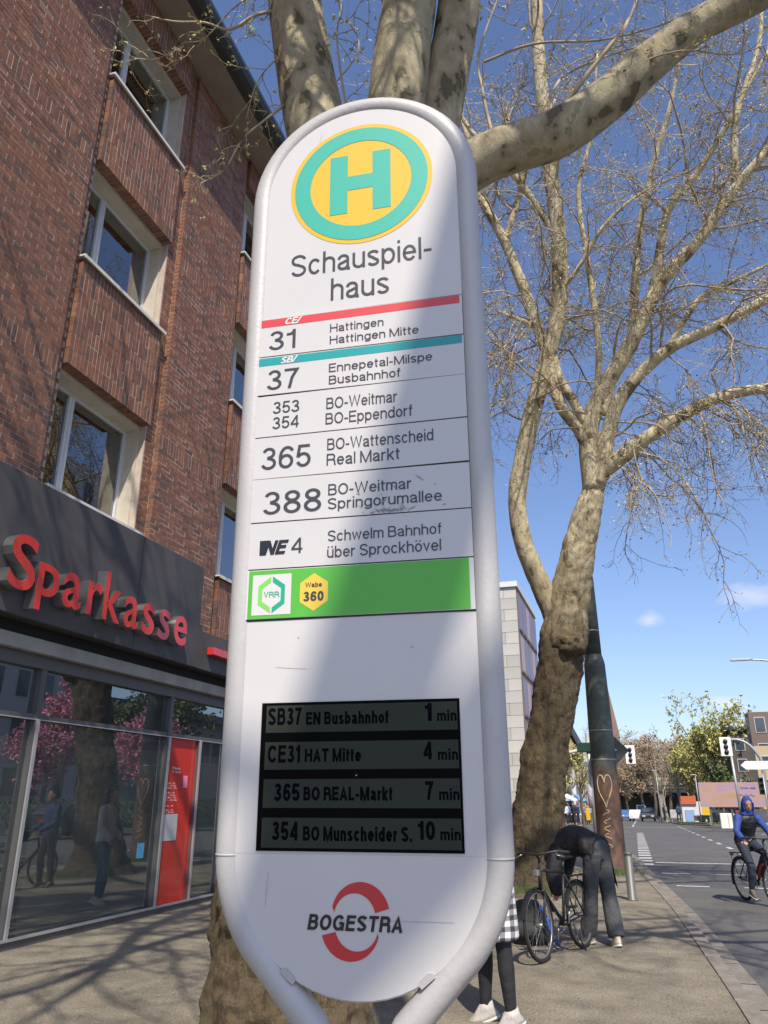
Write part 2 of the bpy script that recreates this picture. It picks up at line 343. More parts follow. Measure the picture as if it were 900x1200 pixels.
# ---- a plain grotesque drawn stroke by stroke: cap height 1, x-height .73
def A_(cx, cy, rx, ry, a0, a1, n=12): return [(cx + rx * math.cos(R(a0 + (a1 - a0) * i / n)), cy + ry * math.sin(R(a0 + (a1 - a0) * i / n))) for i in range(n + 1)]
def glyph(c, s, sq=0.0):
    h = s / 2; X = .73; T = 1 - h; xt = X - h; m = .5
    def bowl(w, top, bot=h): cx = w / 2; cy = (top + bot) / 2; return A_(cx, cy, cx - h, (top - bot) / 2, 0, 360, 28)
    g = {
     'H': (.72, [[(h, 0), (h, 1)], [(.72 - h, 0), (.72 - h, 1)], [(h, .53), (.72 - h, .53)]]),
     'E': (.62, [[(h, 0), (h, 1)], [(h, T), (.62, T)], [(h, .53), (.58, .53)], [(h, h), (.62, h)]]),
     'F': (.60, [[(h, 0), (h, 1)], [(h, T), (.60, T)], [(h, .51), (.54, .51)]]),
     'L': (.56, [[(h, 0), (h, 1)], [(h, h), (.56, h)]]),
     'T': (.64, [[(.32, 0), (.32, 1)], [(0, T), (.64, T)]]),
     'N': (.72, [[(h, 0), (h, 1)], [(h, 1 - h * .3), (.72 - h, h * .3)], [(.72 - h, 0), (.72 - h, 1)]]),
     'M': (.86, [[(h, 0), (h, 1)], [(h, 1 - h * .4), (.43, h * .6), (.86 - h, 1 - h * .4)], [(.86 - h, 0), (.86 - h, 1)]]),
     'W': (1.02, [[(h * .8, 1), (.27, h), (.51, T + h * .4), (.75, h), (1.02 - h * .8, 1)]]),
     'V': (.70, [[(h * .8, 1), (.35, h), (.70 - h * .8, 1)]]),
     'A': (.72, [[(h * .8, 0), (.36, T), (.72 - h * .8, 0)], [(.16, .30), (.56, .30)]]),
     'B': (.68, [[(h, 0), (h, 1)], [(h, T)] + [(.38, T)] + A_(.40, (T + .53) / 2, .63 - h - .40, (T - .53) / 2, 90, -90)[0:] + [(h, .53)], [(h, .53), (.40, .53)] + A_(.42, (.53 + h) / 2, .68 - h - .42, (.53 - h) / 2, 90, -90) + [(h, h)]]),
     'D': (.72, [[(h, 0), (h, 1)], [(h, T), (.34, T)] + A_(.34, .5, .72 - h - .34, .5 - h, 90, -90, 16) + [(h, h)]]),
     'P': (.66, [[(h, 0), (h, 1)], [(h, T), (.38, T)] + A_(.38, (T + .45) / 2, .66 - h - .38, (T - .45) / 2, 90, -90) + [(h, .45)]]),
     'R': (.70, [[(h, 0), (h, 1)], [(h, T), (.40, T)] + A_(.40, (T + .49) / 2, .67 - h - .40, (T - .49) / 2, 90, -90) + [(h, .49)], [(.40, .49)] + A_(.46, .30, .16, .19, 90, 0, 6) + [(.63, .12), (.68, 0)]]),
     'O': (.78, [A_(.39, .5, .39 - h, .5 - h, 0, 360, 32)]),
     'C': (.74, [A_(.385, .5, .385 - h, .5 - h, 35, 325, 24)]),
     'G': (.78, [A_(.39, .5, .39 - h, .5 - h, 38, 330, 24), [(.42, .47), (.78 - h, .47)], [(.78 - h, .53), (.78 - h, 0)]]),
     'S': (.66, [A_(.33, .735, .33 - h, .265 - h, 15, 250, 16)[:-1] + [(.30, .53), (.38, .49)] + A_(.33, .27, .33 - h, .27 - h, 70, -165, 16)]),
     'c': (.53, [A_(.275, X / 2, .275 - h, X / 2 - h, 38, 322, 20)]),
     'o': (.56, [bowl(.56, xt)]),
     'e': (.56, [[(h, .375), (.56 - h, .375)] + A_(.28, X / 2, .28 - h, X / 2 - h, 5, 325, 24)]),
     'a': (.54, [[(h * .9, X * .70)] + A_(.25, X * .70, .25 - h, X * .30 - h, 165, 0, 10) + [(.50 - h, X * .22)] + [(.50 - h * .6, h * .9), (.54, h * .9)], [(.50 - h, X * .60), (.30, X * .53)] + A_(.22, X * .28, .22 - h, X * .27 - h, 90, 270, 12) + [(.36, h * 1.3), (.50 - h, X * .30)]]),
     'u': (.54, [[(h, X), (h, .26)] + A_(.27, .26, .27 - h, .26 - h, 180, 360, 12), [(.54 - h, X), (.54 - h, 0)]]),
     'n': (.54, [[(h, X), (h, 0)], A_(.27, X - .26, .27 - h, .26 - h, 180, 0, 12) + [(.54 - h, 0)]]),
     'h': (.54, [[(h, 1), (h, 0)], A_(.27, X - .26, .27 - h, .26 - h, 180, 0, 12) + [(.54 - h, 0)]]),
     'm': (.84, [[(h, X), (h, 0)], A_((.42 + h) / 2, X - .23, (.42 - h) / 2, .23 - h, 180, 0, 10) + [(.42, 0)], A_((.42 + .84 - h) / 2, X - .23, (.42 - h) / 2, .23 - h, 180, 0, 10) + [(.84 - h, 0)]]),
     'r': (.34, [[(h, X), (h, 0)], A_(.33, X - .27, .33 - h, .27 - h, 180, 90, 8)]),
     's': (.50, [A_(.25, X * .745, .25 - h, X * .255 - h, 15, 245, 14)[:-1] + [(.24, X * .53), (.28, X * .48)] + A_(.25, X * .26, .25 - h, X * .26 - h, 65, -165, 14)]),
     'p': (.57, [[(h, X), (h, -.22)], bowl(.57, xt)]),
     'b': (.57, [[(h, 1), (h, 0)], bowl(.57, xt)]),
     'd': (.57, [[(.57 - h, 1), (.57 - h, 0)], bowl(.57, xt)]),
     'g': (.57, [[(.57 - h, X), (.57 - h, -.02)] + A_(.285, -.02, .285 - h, .20 - h, 0, -160, 12), bowl(.57, xt)]),
     'i': (s, [[(h, 0), (h, X)], [(h, 1 - s * 1.0), (h, 1)]]),
     'l': (s, [[(h, 0), (h, 1)]]),
     't': (.31, [[(.13, .93), (.13, .17)] + A_(.13 + .12, .17, .12, .17 - h, 180, 275, 6), [(0, X - h), (.31, X - h)]]),
     'f': (.32, [[(.13, 0), (.13, .83)] + A_(.13 + .13, .83, .13, .17 - h, 180, 88, 6), [(0, X - h), (.31, X - h)]]),
     'k': (.53, [[(h, 0), (h, 1)], [(h, .26), (.50 - h * .4, X)], [(.20, .40), (.53 - h * .9, 0)]]),
     'w': (.78, [[(h * .8, X), (.21, h), (.39, xt + h * .3), (.57, h), (.78 - h * .8, X)]]),
     'v': (.52, [[(h * .8, X), (.26, h), (.52 - h * .8, X)]]),
     '-': (.32, [[(0, .37), (.32, .37)]]), '.': (s, [[(h, 0), (h, s)]]), '/': (.30, [[(0, 0), (.30, 1)]]),
     '0': (.56, [A_(.28, .5, .28 - h, .5 - h, 0, 360, 28)]),
     '1': (.34, [[(.34 - h, 0), (.34 - h, 1)], [(.34 - h, .93), (.20, .78), (0, .75)]]),
     '3': (.56, [A_(.27, .745, .25 - h, .255 - h, 165, -80, 14) + [(.22, .525)], [(.22, .525)] + A_(.27, .275, .29 - h, .275 - h, 82, -165, 16)]),
     '4': (.58, [[(.44, 0), (.44, 1)], [(.44, .97), (h * .9, .31)], [(0, .27), (.58, .27)]]),
     '5': (.56, [[(.52, T), (.13, T), (.075, .50)] + A_(.28, .325, .28 - h, .325 - h, 140, -160, 18)]),
     '6': (.56, [A_(.28, .32, .28 - h, .32 - h, 0, 360, 24), A_(.32, .5, .32 - h, .5 - h, 195, 40, 12)]),
     '7': (.54, [[(0, T), (.54 - h, T), (.30, .55), (.20, 0)]]),
     '8': (.56, [A_(.28, .755, .25 - h, .245 - h, 0, 360, 22), A_(.28, .275, .28 - h, .275 - h, 0, 360, 22)]),
    }
    if c == 'ü': w, st = glyph('u', s); return w, st + [[(.10, 1 - s), (.10, 1)], [(.40, 1 - s), (.40, 1)]]
    if c == 'ö': w, st = glyph('o', s); return w, st + [[(.11, 1 - s), (.11, 1)], [(.41, 1 - s), (.41, 1)]]
    return g[c]
def ribbon(P, s, closed=False):
    n = len(P); Lf = []; Rt = []
    for i in range(n):
        a = P[i - 1] if (i > 0 or closed) else None; b = P[i]; c = P[(i + 1) % n] if (i < n - 1 or closed) else None
        def nr(p, q): dx, dy = q[0] - p[0], q[1] - p[1]; l = math.hypot(dx, dy) or 1e-9; return (-dy / l, dx / l)
        if a is None: nx, ny = nr(b, c); k = 1
        elif c is None: nx, ny = nr(a, b); k = 1
        else:
            n1, n2 = nr(a, b), nr(b, c); nx, ny = n1[0] + n2[0], n1[1] + n2[1]; l = math.hypot(nx, ny) or 1e-9; nx, ny = nx / l, ny / l
            k = min(1.9, 1 / max(.2, nx * n1[0] + ny * n1[1]))
        Lf.append((b[0] + nx * s / 2 * k, b[1] + ny * s / 2 * k)); Rt.append((b[0] - nx * s / 2 * k, b[1] - ny * s / 2 * k))
    return Lf, Rt
def draw_text(mb, text, u0, u1, v0, v1, fn, d=0.0, s=.115, shear=0.0, gap=.10, ext=0.0):
    """letters fitted between u0 and u1, baseline v0, cap top v1"""
    x = 0; items = []; xmax = 0
    for c in text:
        if c == ' ': x += .27; continue
        w, st = glyph(c, s); items.append((x, st)); x += w; xmax = x; x += gap
    k = (u1 - u0) / (xmax + shear); H_ = v1 - v0; q = 0
    for x0, st in items:
        for P in st:
            P = [p for i, p in enumerate(P) if i == 0 or math.hypot(p[0] - P[i - 1][0], p[1] - P[i - 1][1]) > 1e-4]
            closed = len(P) > 3 and math.hypot(P[0][0] - P[-1][0], P[0][1] - P[-1][1]) < 1e-3
            if closed: P = P[:-1]
            Lf, Rt = ribbon(P, s, closed); n = len(P); q = (q + 1) % 7; dd = d + q * .00004
            f = lambda p, e=0: fn(u0 + (x0 + p[0] + shear * p[1]) * k, v0 + p[1] * H_, dd + e)
            m = n if closed else n - 1
            mb.add([f(p) for p in Lf] + [f(p) for p in Rt], [(n + i, n + (i + 1) % n, (i + 1) % n, i) for i in range(m)])
            if ext:
                o = [f(p, 0) for p in Lf] + [f(p, 0) for p in Rt] + [f(p, -ext) for p in Lf] + [f(p, -ext) for p in Rt]
                mb.add(o, [(i, (i + 1) % n, 2 * n + (i + 1) % n, 2 * n + i) for i in range(m)] + [(n + (i + 1) % n, n + i, 3 * n + i, 3 * n + (i + 1) % n) for i in range(m)])
    return mb

# ------------------------------------------------------------ setting: ground, road, pavement, kerb
def zr(y): return 0.0 if y < 30 else -.015 * (min(y, 230) - 30)
M_ASPH = ground_mat('asphalt', (.115, .113, .112), (.078, .077, .078), .32, .9, .6)
M_PAVE = ground_mat('pavement_grit', (.255, .225, .172), (.140, .124, .096), .55, 1.7, .9)
M_KERB = ground_mat('kerb_granite', (.24, .215, .185), (.16, .145, .125), .25, 3)
M_SOIL = ground_mat('soil', (.12, .095, .06), (.08, .062, .04), .5, 4)
M_PAINT = mat('road_paint', (.62, .62, .60), .7, col2=(.36, .36, .35), noise_scale=9)
ys = [-80, -20, 0, 10, 20, 30, 45, 60, 80, 100, 130, 160, 200, 230, 400, 900, 1800]
g = MB(); vs = []
for y in ys: vs += [(-700, y, -.064 + zr(y)), (700, y, -.064 + zr(y))]
g.add(vs, [(2 * i, 2 * i + 1, 2 * i + 3, 2 * i + 2) for i in range(len(ys) - 1)])
struct('road', g, M_ASPH)
KP = [(-30, 1.0), (-10, .92), (0, .83), (7.3, .60), (10, .48), (13, .33), (15, .20), (17.6, .0), (20, -.18), (22.7, -.38), (26, -.60), (28.5, -1.1), (30.5, -2.3), (31.8, -4.2), (32.4, -7), (32.6, -12), (32.6, -40)]
kv = catmull([(x, y, 0) for y, x in KP], 8)
pv = MB(); poly = [(p.x, p.y) for p in kv] + [(-40, -30)]
pv.prism(poly, lambda u, w, d: (u, w, d), -.3, 0.0)
struct('pavement', pv, M_PAVE)
# kerb stones laid along the pavement edge
L = [0]
for a, b in zip(kv, kv[1:]): L.append(L[-1] + (b - a).length)
def at_len(s):
    i = max(0, min(len(L) - 2, int(np.searchsorted(L, s)) - 1)); t = (s - L[i]) / max(1e-6, L[i + 1] - L[i]); p = kv[i].lerp(kv[i + 1], t); d = (kv[i + 1] - kv[i]).normalized(); return p, d
kerb = thing('kerb', 'granite kerb edging the pavement beside the road', 'kerb', (.6, 7, 0), kind='structure')
kr = random.Random(3); s = 0.0; far = MB(); gut = MB()
while s < L[-1] - 1.2:
    p, d = at_len(s + .012); q, _ = at_len(s + .988); nrm = Vector((d.y, -d.x, 0)); h = .012 + kr.uniform(-.003, .003)
    mb = far if (p.y < -4 or q.y > 29) else MB()
    o = kr.uniform(-.006, .006); A = [p + nrm * .003, q + nrm * .003, q + nrm * (.15 + o), p + nrm * (.15 + o)]
    T = [v.lerp(sum(A, Vector()) / 4, .02) for v in A]
    mb.add([(v.x, v.y, -.2) for v in A] + [(v.x, v.y, h - .012) for v in A] + [(v.x, v.y, h) for v in T],
           [(0, 1, 5, 4), (1, 2, 6, 5), (2, 3, 7, 6), (3, 0, 4, 7), (4, 5, 9, 8), (5, 6, 10, 9), (6, 7, 11, 10), (7, 4, 8, 11), (8, 9, 10, 11)])
    if mb is not far: part('kerb_stone', mb, M_KERB, kerb)
    B = [p + nrm * .158, q + nrm * .158, q + nrm * .34, p + nrm * .34]
    gut.add([(v.x, v.y, -.052) for v in B], [(3, 2, 1, 0)])
    s += 1.0
part('kerb_run', far, M_KERB, kerb, kind='stuff')
part('gutter_strip', gut, M_KERB, kerb)
# far pavements and the green across the junction
def slab(name, poly, z, m, **k):
    mb = MB(); n = len(poly); vs = [(x, y, zr(y) + z) for x, y in poly] + [(x, y, zr(y) - .3) for x, y in poly]
    mb.add(vs, [tuple(range(n))] + [(i, n + i, n + (i + 1) % n, (i + 1) % n) for i in range(n)]); return struct(name, mb, m, **k)
slab('far_pavement', [(-90, 46), (-14, 46), (-7.0, 46.5), (-4.9, 48.5), (-4.4, 52), (-4.4, 62), (-4.6, 80), (-5.2, 130), (-5.2, 230), (-90, 230)], .05, M_PAVE)
slab('right_pavement', [(3.4, 86), (6.0, 80), (14, 76), (60, 74), (90, 74), (90, 230), (7.5, 230), (5.8, 130), (3.0, 96)], .05, M_PAVE)
slab('opposite_pavement', [(11.5, -60), (60, -60), (60, 52), (14.5, 52), (12.2, 50), (11.5, 46)], -.0, M_PAVE)
M_GRASS = mat('grass', (.10, .15, .035), .9, col2=(.06, .10, .025), noise_scale=3)
slab('verge', [(3.3, 88), (6.2, 82.5), (13, 79), (22, 78), (22, 84), (6.2, 97), (3.6, 98)], .16, M_GRASS)
# road paint
def mark(name, quads):
    mb = MB()
    for q in quads: mb.add([(x, y, -.056 + zr(y)) for x, y in q], [(0, 1, 2, 3)])
    return struct(name, mb, M_PAINT)
def rect(x0, x1, y0, y1): return [(x0, y0), (x1, y0), (x1, y1), (x0, y1)]
mark('crossing_blocks', [rect(-.22 - .008 * (y - 23), .14 - .008 * (y - 23), y, y + .55) for y in np.arange(23.2, 52, 1.15)])
mark('lane_dashes', [rect(2.76, 2.92, y, y + 1.6) for y in np.arange(27, 78, 4.4)] + [rect(6.4, 6.55, y, y + 2.5) for y in np.arange(8, 80, 6)])
mark('crossing_lines', [rect(x, x + .62, 20.75, 20.9) for x in np.arange(.3, 11, 1.15)] + [rect(x, x + .62, 17.95, 18.1) for x in np.arange(.5, 11, 1.25)])
mark('stop_line', [rect(.2, 2.6, 24.0, 24.3)])
mark('far_lines', [rect(-4.0, 3.2, 70.0, 70.5), rect(-1.0, -.85, 74, 84), rect(-1.0, -.85, 90, 100), rect(-1.0, -.85, 106, 120), rect(-4.2, -.9, 54, 54.3), rect(-14, -5, 39.2, 39.35)])
# soil and tufts round the second plane tree and the post
sl = MB(); n = 40
sl.add([(-1.9 + (1.15 + .2 * math.sin(i * 1.7)) * math.cos(2 * math.pi * i / n) * .95, 16.5 + (1.9 + .2 * math.sin(i * 2.3)) * math.sin(2 * math.pi * i / n), .006) for i in range(n)], [tuple(range(n))])
struct('tree_pit', sl, M_SOIL)
def tufts(name, spots, h, m):
    V = []; F = []
    for (x, y, z) in spots:
        for k in range(5):
            a = random.uniform(0, 6.28); r_ = random.uniform(0, .05); hh = h * random.uniform(.5, 1.2); bx, by = x + r_ * math.cos(a), y + r_ * math.sin(a); w = .008; l = random.uniform(-.05, .05)
            o = len(V); V += [(bx - w, by, z), (bx + w, by, z), (bx + l, by + l * .5, z + hh)]; F.append((o, o + 1, o + 2))
    o = bpy.data.objects.new(name, np_mesh(name, V, F)); return link(o, m, None, 'sparse green grass growing round the tree and the rusty post', 'grass', None, 'stuff')
sp = []
for k in range(260):
    c = random.choice([(-2.1, 15.5, .45), (-.75, 19.7, .35), (-.75, 19.5, .3)])
    a = random.uniform(0, 6.28); q = abs(random.gauss(0, c[2])); sp.append((c[0] + q * math.cos(a), c[1] + q * math.sin(a), .006))
tufts('grass', sp, .11, M_GRASS)
# fallen bud scales and leaf bits lying about
V = []; F = []
for k in range(2600):
    y = random.uniform(5, 22) ** 1; x = random.uniform(-6.6, .5 - max(0, y - 8) * .04); s_ = random.uniform(.004, .013); a = random.uniform(0, 6.28); o = len(V); z = .003
    V += [(x + s_ * math.cos(a + t), y + s_ * math.sin(a + t), z + (.004 if t > 3 else 0)) for t in (0, 1.4, 3.1, 4.6)]; F.append((o, o + 1, o + 2, o + 3))
link(bpy.data.objects.new('leaf_litter', np_mesh('leaf_litter', V, F)), mat('litter_brown', (.20, .15, .08), .9, island=.6), None, 'scattered dry bud scales and leaf bits on the pavement', 'leaf litter', None, 'stuff')
# ------------------------------------------------------------ brick building on the left
M_BRICK = brick_mat()
M_MORTAR = mat('mortar', (.50, .43, .37), .9, col2=(.40, .33, .28), noise_scale=6)
M_REVEAL = mat('cream_render', (.52, .48, .40), .8, col2=(.44, .40, .33), noise_scale=5, bump=.1)
M_FRAME = mat('window_frame_grey', (.56, .58, .60), .4)
M_WGLASS = glass_mat('window_glass', (.75, .8, .8), .22)
M_DARK = mat('dark_interior', (.035, .035, .036), .9)
M_SOFFIT = mat('concrete_soffit', (.30, .265, .225), .85, col2=(.23, .2, .17), noise_scale=2.2, bump=.15)
M_GUT = mat('dark_gutter', (.022, .03, .03), .45)
M_ALU = mat('alu_sill', (.62, .61, .58), .45)
bd = thing('brick_building', 'reddish brown brick building with recessed window bays over the shopfront', 'building', (-7, 10, 0))
FX, RX = -7.0, -7.09                                   # pier face, recess face
BAYS = [2.8 + 4.6 * k for k in range(6)]; BW = 2.5; Z0, Z1 = 5.3, 15.3
MZ = .004
bricks = []                                            # (box a, box b)
rb = random.Random(5)
def brick(x, y0, y1, z0, z1, depth=.09):
    dx = rb.uniform(-.004, .003); bricks.append(((x - depth, y0, z0), (x + dx, y1, z1), rb.uniform(-.0015, .0015)))
def running(x, ya, yb, za, zb, depth=.09, soldiers=()):
    z = za; row = 0
    while z < zb - .03:
        sol = [q for q in soldiers if abs(z - q) < .045]
        if sol:
            y = ya
            while y < yb - .02: brick(x, y, min(y + .071, yb), z, z + .238, depth); y += .083
            z += .25; row += 1; continue
        y = ya - (.126 if row % 2 else 0)
        while y < yb - .01:
            a, b = max(y, ya), min(y + .24, yb)
            if b - a > .03: brick(x, a, b, z, min(z + .071, zb), depth)
            y += .252
        z += .0833; row += 1
mort = MB()
wins = []
for k, y0 in enumerate(BAYS):
    y1 = y0 + BW
    pier_a, pier_b = (y0 - 2.1, y0)                    # pier before this bay
    if pier_b > 18: continue
    running(FX, pier_a, pier_b, Z0, Z1, .09, soldiers=(7.05, 10.7, 14.35))
    mort.box((-7.68, pier_a + .006, 3.4), (FX - MZ, pier_b - .006, Z1))
    # recessed strips either side of the window, and spandrels of upright bricks
    if y0 < 14:
        running(RX, y0 + .01, y0 + .16, Z0, Z1, .06); running(RX, y1 - .26, y1 - .01, Z0, Z1, .06)
        running(RX - .001, y1 - .288, y1 - .262, 5.40, Z1, .115)
        for si, zs in enumerate((5.45, 9.10, 12.72)):
            ztop = zs + 1.80
            znext = (9.06, 12.68, 15.3)[si]
            # spandrel above this window
            z = ztop + .05
            while z < znext - .1:
                zt = min(z + .24, znext); y = y0 + .17
                while y < y1 - .31: brick(FX - .004, y, min(y + .071, y1 - .29), z, zt, .19); y += .083
                z += .252
            mort.box((-7.68, y0 + .176, ztop + .056), (FX - .004 - MZ, y1 - .296, znext - .004))
            wins.append((y0, y1, zs, ztop))
    mort.box((-7.68, y0 - .006, 3.4), (RX - MZ, y0 + .17, Z1)); mort.box((-7.68, y1 - .286, 3.4), (RX - MZ, y1 + .006, Z1))
    if y0 > 11:
        running(FX, pier_a, pier_b, 4.20, 5.28, .09); running(RX, y0 + .01, y0 + .16, 4.2, 5.28, .06); running(RX, y1 - .26, y1 - .01, 4.2, 5.28, .06)
        z = 4.21
        while z < 5.3:
            y = y0 + .17
            while y < y1 - .31: brick(FX - .004, y, min(y + .071, y1 - .29), z, min(z + .24, 5.40), .09); y += .083
            z += .252
        mort.box((-7.68, y0 + .177, 3.4), (FX - .004 - MZ, y1 - .297, 5.395))
    mort.box((-7.68, y0 + .17, 3.4), (RX - MZ - .001, y1 - .27, 5.36))
C0 = np.array([0, 0, 1.6])
dist = lambda b: (b[0][0]) ** 2 + ((b[0][1] + b[1][1]) / 2) ** 2 + ((b[0][2] + b[1][2]) / 2 - 1.6) ** 2
# the 300 that show largest: in frame, clear of the sign, nearest the camera
def in_frame(b):
    p = Vector((b[1][0], (b[0][1] + b[1][1]) / 2, (b[0][2] + b[1][2]) / 2)) - Vector((0, 0, 1.6))
    rt = Vector((math.cos(YAW), math.sin(YAW), 0)); f = Vector((-math.sin(YAW) * math.cos(PITCH), math.cos(YAW) * math.cos(PITCH), math.sin(PITCH))); u = rt.cross(f)
    z = p.dot(f)
    if z < .1: return False
    x, y = 450 + 900 * p.dot(rt) / z, 600 - 900 * p.dot(u) / z
    return -5 < x < 285 and -5 < y < 700
vis = [b for b in bricks if in_frame(b) and b[1][2] > 5.2]
vis.sort(key=dist); top = set(id(b) for b in vis[:300])
_bm = {}
for b in bricks:
    if id(b) in top:
        sz = tuple(round(b[1][i] - b[0][i], 2 if i == 0 else 3) for i in range(3))
        if sz not in _bm:
            q = MB(); q.box((-sz[0] / 2, -sz[1] / 2, -sz[2] / 2), (sz[0] / 2, sz[1] / 2, sz[2] / 2)); me = q.mesh('brick'); me.materials.append(M_BRICK); _bm[sz] = me
        o = bpy.data.objects.new('brick', _bm[sz]); o.location = Vector([(b[0][i] + b[1][i]) / 2 for i in range(3)]) - Vector((-7, 10, 0)); o.rotation_euler = (b[2] * 4, 0, b[2] * 3)
        COL.objects.link(o); o.parent = bd
rest = MB()
for b in bricks:
    if id(b) not in top: rest.box(b[0], b[1])
part('brickwork', rest, M_BRICK, bd, kind='stuff')
mort.box((-7.68, 15.9, 3.4), (FX - .02, 31, Z1)); 
part('wall_core', mort, M_MORTAR, bd)
q = MB(); q.box((-18, -6, 3.4), (-8.6, 31, 16.6)); q.box((-18, -6, 0), (-12.0, 31, 3.4)); q.box((-12, 28, 0), (-7.2, 31, 3.4)); part('building_core', q, M_DARK, bd)
q = MB(); q.box((-7.0, 15.92, 4.3), (-6.985, 31, Z1)); part('far_facade', q, M_BRICK, bd)
# soffit, fascia and gutter of the eaves
q = MB(); q.box((-18, -6, Z1 + .003), (-6.42, 31.5, Z1 + .22)); part('soffit', q, M_SOFFIT, bd)
q = MB(); prof = [(-6.415, 15.32), (-6.27, 15.34), (-6.17, 15.42), (-6.13, 15.55), (-6.15, 15.68), (-6.42, 15.70)]
q.prism(prof, lambda u, w, d: (u, d, w), -6, 31.5); part('gutter', q, M_GUT, bd)
q = MB(); q.add([(-6.35, -6, 15.72), (-6.35, 31.5, 15.72), (-12.5, 31.5, 18.5), (-12.5, -6, 18.5)], [(0, 1, 2, 3)]); q.add([(-18, -6, 15.7), (-18, 31.5, 15.7), (-12.5, 31.5, 18.5), (-12.5, -6, 18.5)], [(0, 3, 2, 1)])
part('roof', q, mat('roof_tiles', (.12, .06, .05), .8), bd)
def window(y0, y1, z0, z1):
    a, b = y0 + .17, y1 - .29                          # clear opening
    q = MB(); xo, xi = -7.20, -7.45                    # render reveal sits inside the opening
    t = .02
    q.box((xi, a, z1 - t), (xo, b, z1 + .05)); q.box((xi, a - .004, z0 + .02), (xo, a + t, z1 - t - .002)); q.box((xi, b - t, z0 + .02), (xo, b + .004, z1 - t - .002)); q.box((xi, a, z0 - .05), (xo - .01, b, z0 + .018))
    w = part('window', q, M_REVEAL, bd)
    f = MB(); X0, X1 = -7.50, -7.43; A, B, C, D = a + t, b - t, z0 + .02, z1 - t; fw = .055
    f.box((X0, A, C), (X1, A + fw, D)); f.box((X0, B - fw, C), (X1, B, D)); f.box((X0, A + fw, C), (X1, B - fw, C + fw)); f.box((X0, A + fw, D - fw), (X1, B - fw, D))
    m = A + (B - A) * .33; f.box((X0, m - .06, C + fw), (X1 + .006, m + .06, D - fw))
    f.box((X0 + .01, m - .006, C + fw), (X1 + .011, m + .006, D - fw))
    part('frame', f, M_FRAME, w)
    for (p, r_) in ((A + fw, m - .06), (m + .06, B - fw)):
        g_ = MB(); g_.box((-7.475, p, C + fw), (-7.465, r_, D - fw)); part('pane', g_, M_WGLASS, w)
    s_ = MB(); s_.box((-7.43, a - .05, z0 - .028), (-6.955, b + .06, z0)); s_.box((-6.959, a - .05, z0 - .06), (-6.947, b + .06, z0 - .002)); part('sill', s_, M_ALU, bd)
    # room behind: curtain
    c = MB(); n = 26; vs = []
    for i in range(n):
        yy = B - .05 - i * .02; xx = -7.62 + .025 * math.sin(i * 1.6); vs += [(xx, yy, C), (xx, yy, D)]
    c.add(vs, [(2 * i, 2 * i + 2, 2 * i + 3, 2 * i + 1) for i in range(n - 1)], True); part('curtain', c, mat('curtain', (.35, .30, .24), .9), w)
for wz in wins: window(*wz)
# interior boxes behind the windows are cut by the core's face: a dark wall stands behind
# ------------------------------------------------------------ shopfront
M_FASC = mat('grey_fascia', (.084, .080, .083), .5, spec=.25, col2=(.060, .057, .060), noise_scale=1.2)
M_STEEL = mat('brushed_steel', (.55, .55, .56), .28, metal=.9)
M_RED = mat('red_acrylic', (.62, .035, .03), .22, coat=.6)
M_MULL = mat('dark_mullion', (.10, .10, .105), .45, metal=.3)
M_MLITE = mat('aluminium', (.50, .51, .52), .35, metal=.6)
M_LEDGE = mat('concrete_ledge', (.34, .33, .30), .8, col2=(.24, .23, .21), noise_scale=2.5)
sf = thing('shopfront', 'glazed shopfront with dark frames under the grey fascia', 'shopfront', (-7, 9, 0))
q = MB(); q.box((-7.3, -4, 3.26), (-6.82, 30, 3.42)); part('ledge', q, M_LEDGE, sf)
q = MB(); q.box((-7.25, -4, 3.10), (-6.93, 30, 3.258)); part('head_rail', q, M_MULL, sf)
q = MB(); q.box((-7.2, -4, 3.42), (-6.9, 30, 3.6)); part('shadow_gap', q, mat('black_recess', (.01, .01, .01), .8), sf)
fa = thing('shop_fascia', 'dark grey metal sign band with red raised shop lettering', 'shop sign', (-6.8, 8, 4.4))
q = MB(); q.bevbox((-6.99, -4, 3.575), (-6.65, 11.06, 5.25), .006); q.box((-6.99, 11.062, 3.575), (-6.655, 22, 4.19)); part('sign_band', q, M_FASC, fa)
q = MB()
for y in (-.5, 3.2, 6.25, 9.3): q.box((-6.652, y - .003, 3.60), (-6.6485, y + .003, 5.23))
part('panel_joint', q, mat('black_recess'), fa)
SP = [('S', 6.66, 7.08, 3.82, 4.47), ('p', 7.12, 7.50, 3.66, 4.23), ('a', 7.57, 7.92, 3.80, 4.24), ('r', 8.03, 8.33, 3.80, 4.24), ('k', 8.36, 8.74, 3.80, 4.45), ('a', 8.82, 9.15, 3.80, 4.24), ('s', 9.25, 9.55, 3.79, 4.24), ('s', 9.66, 9.96, 3.79, 4.24), ('e', 10.08, 10.44, 3.79, 4.24)]
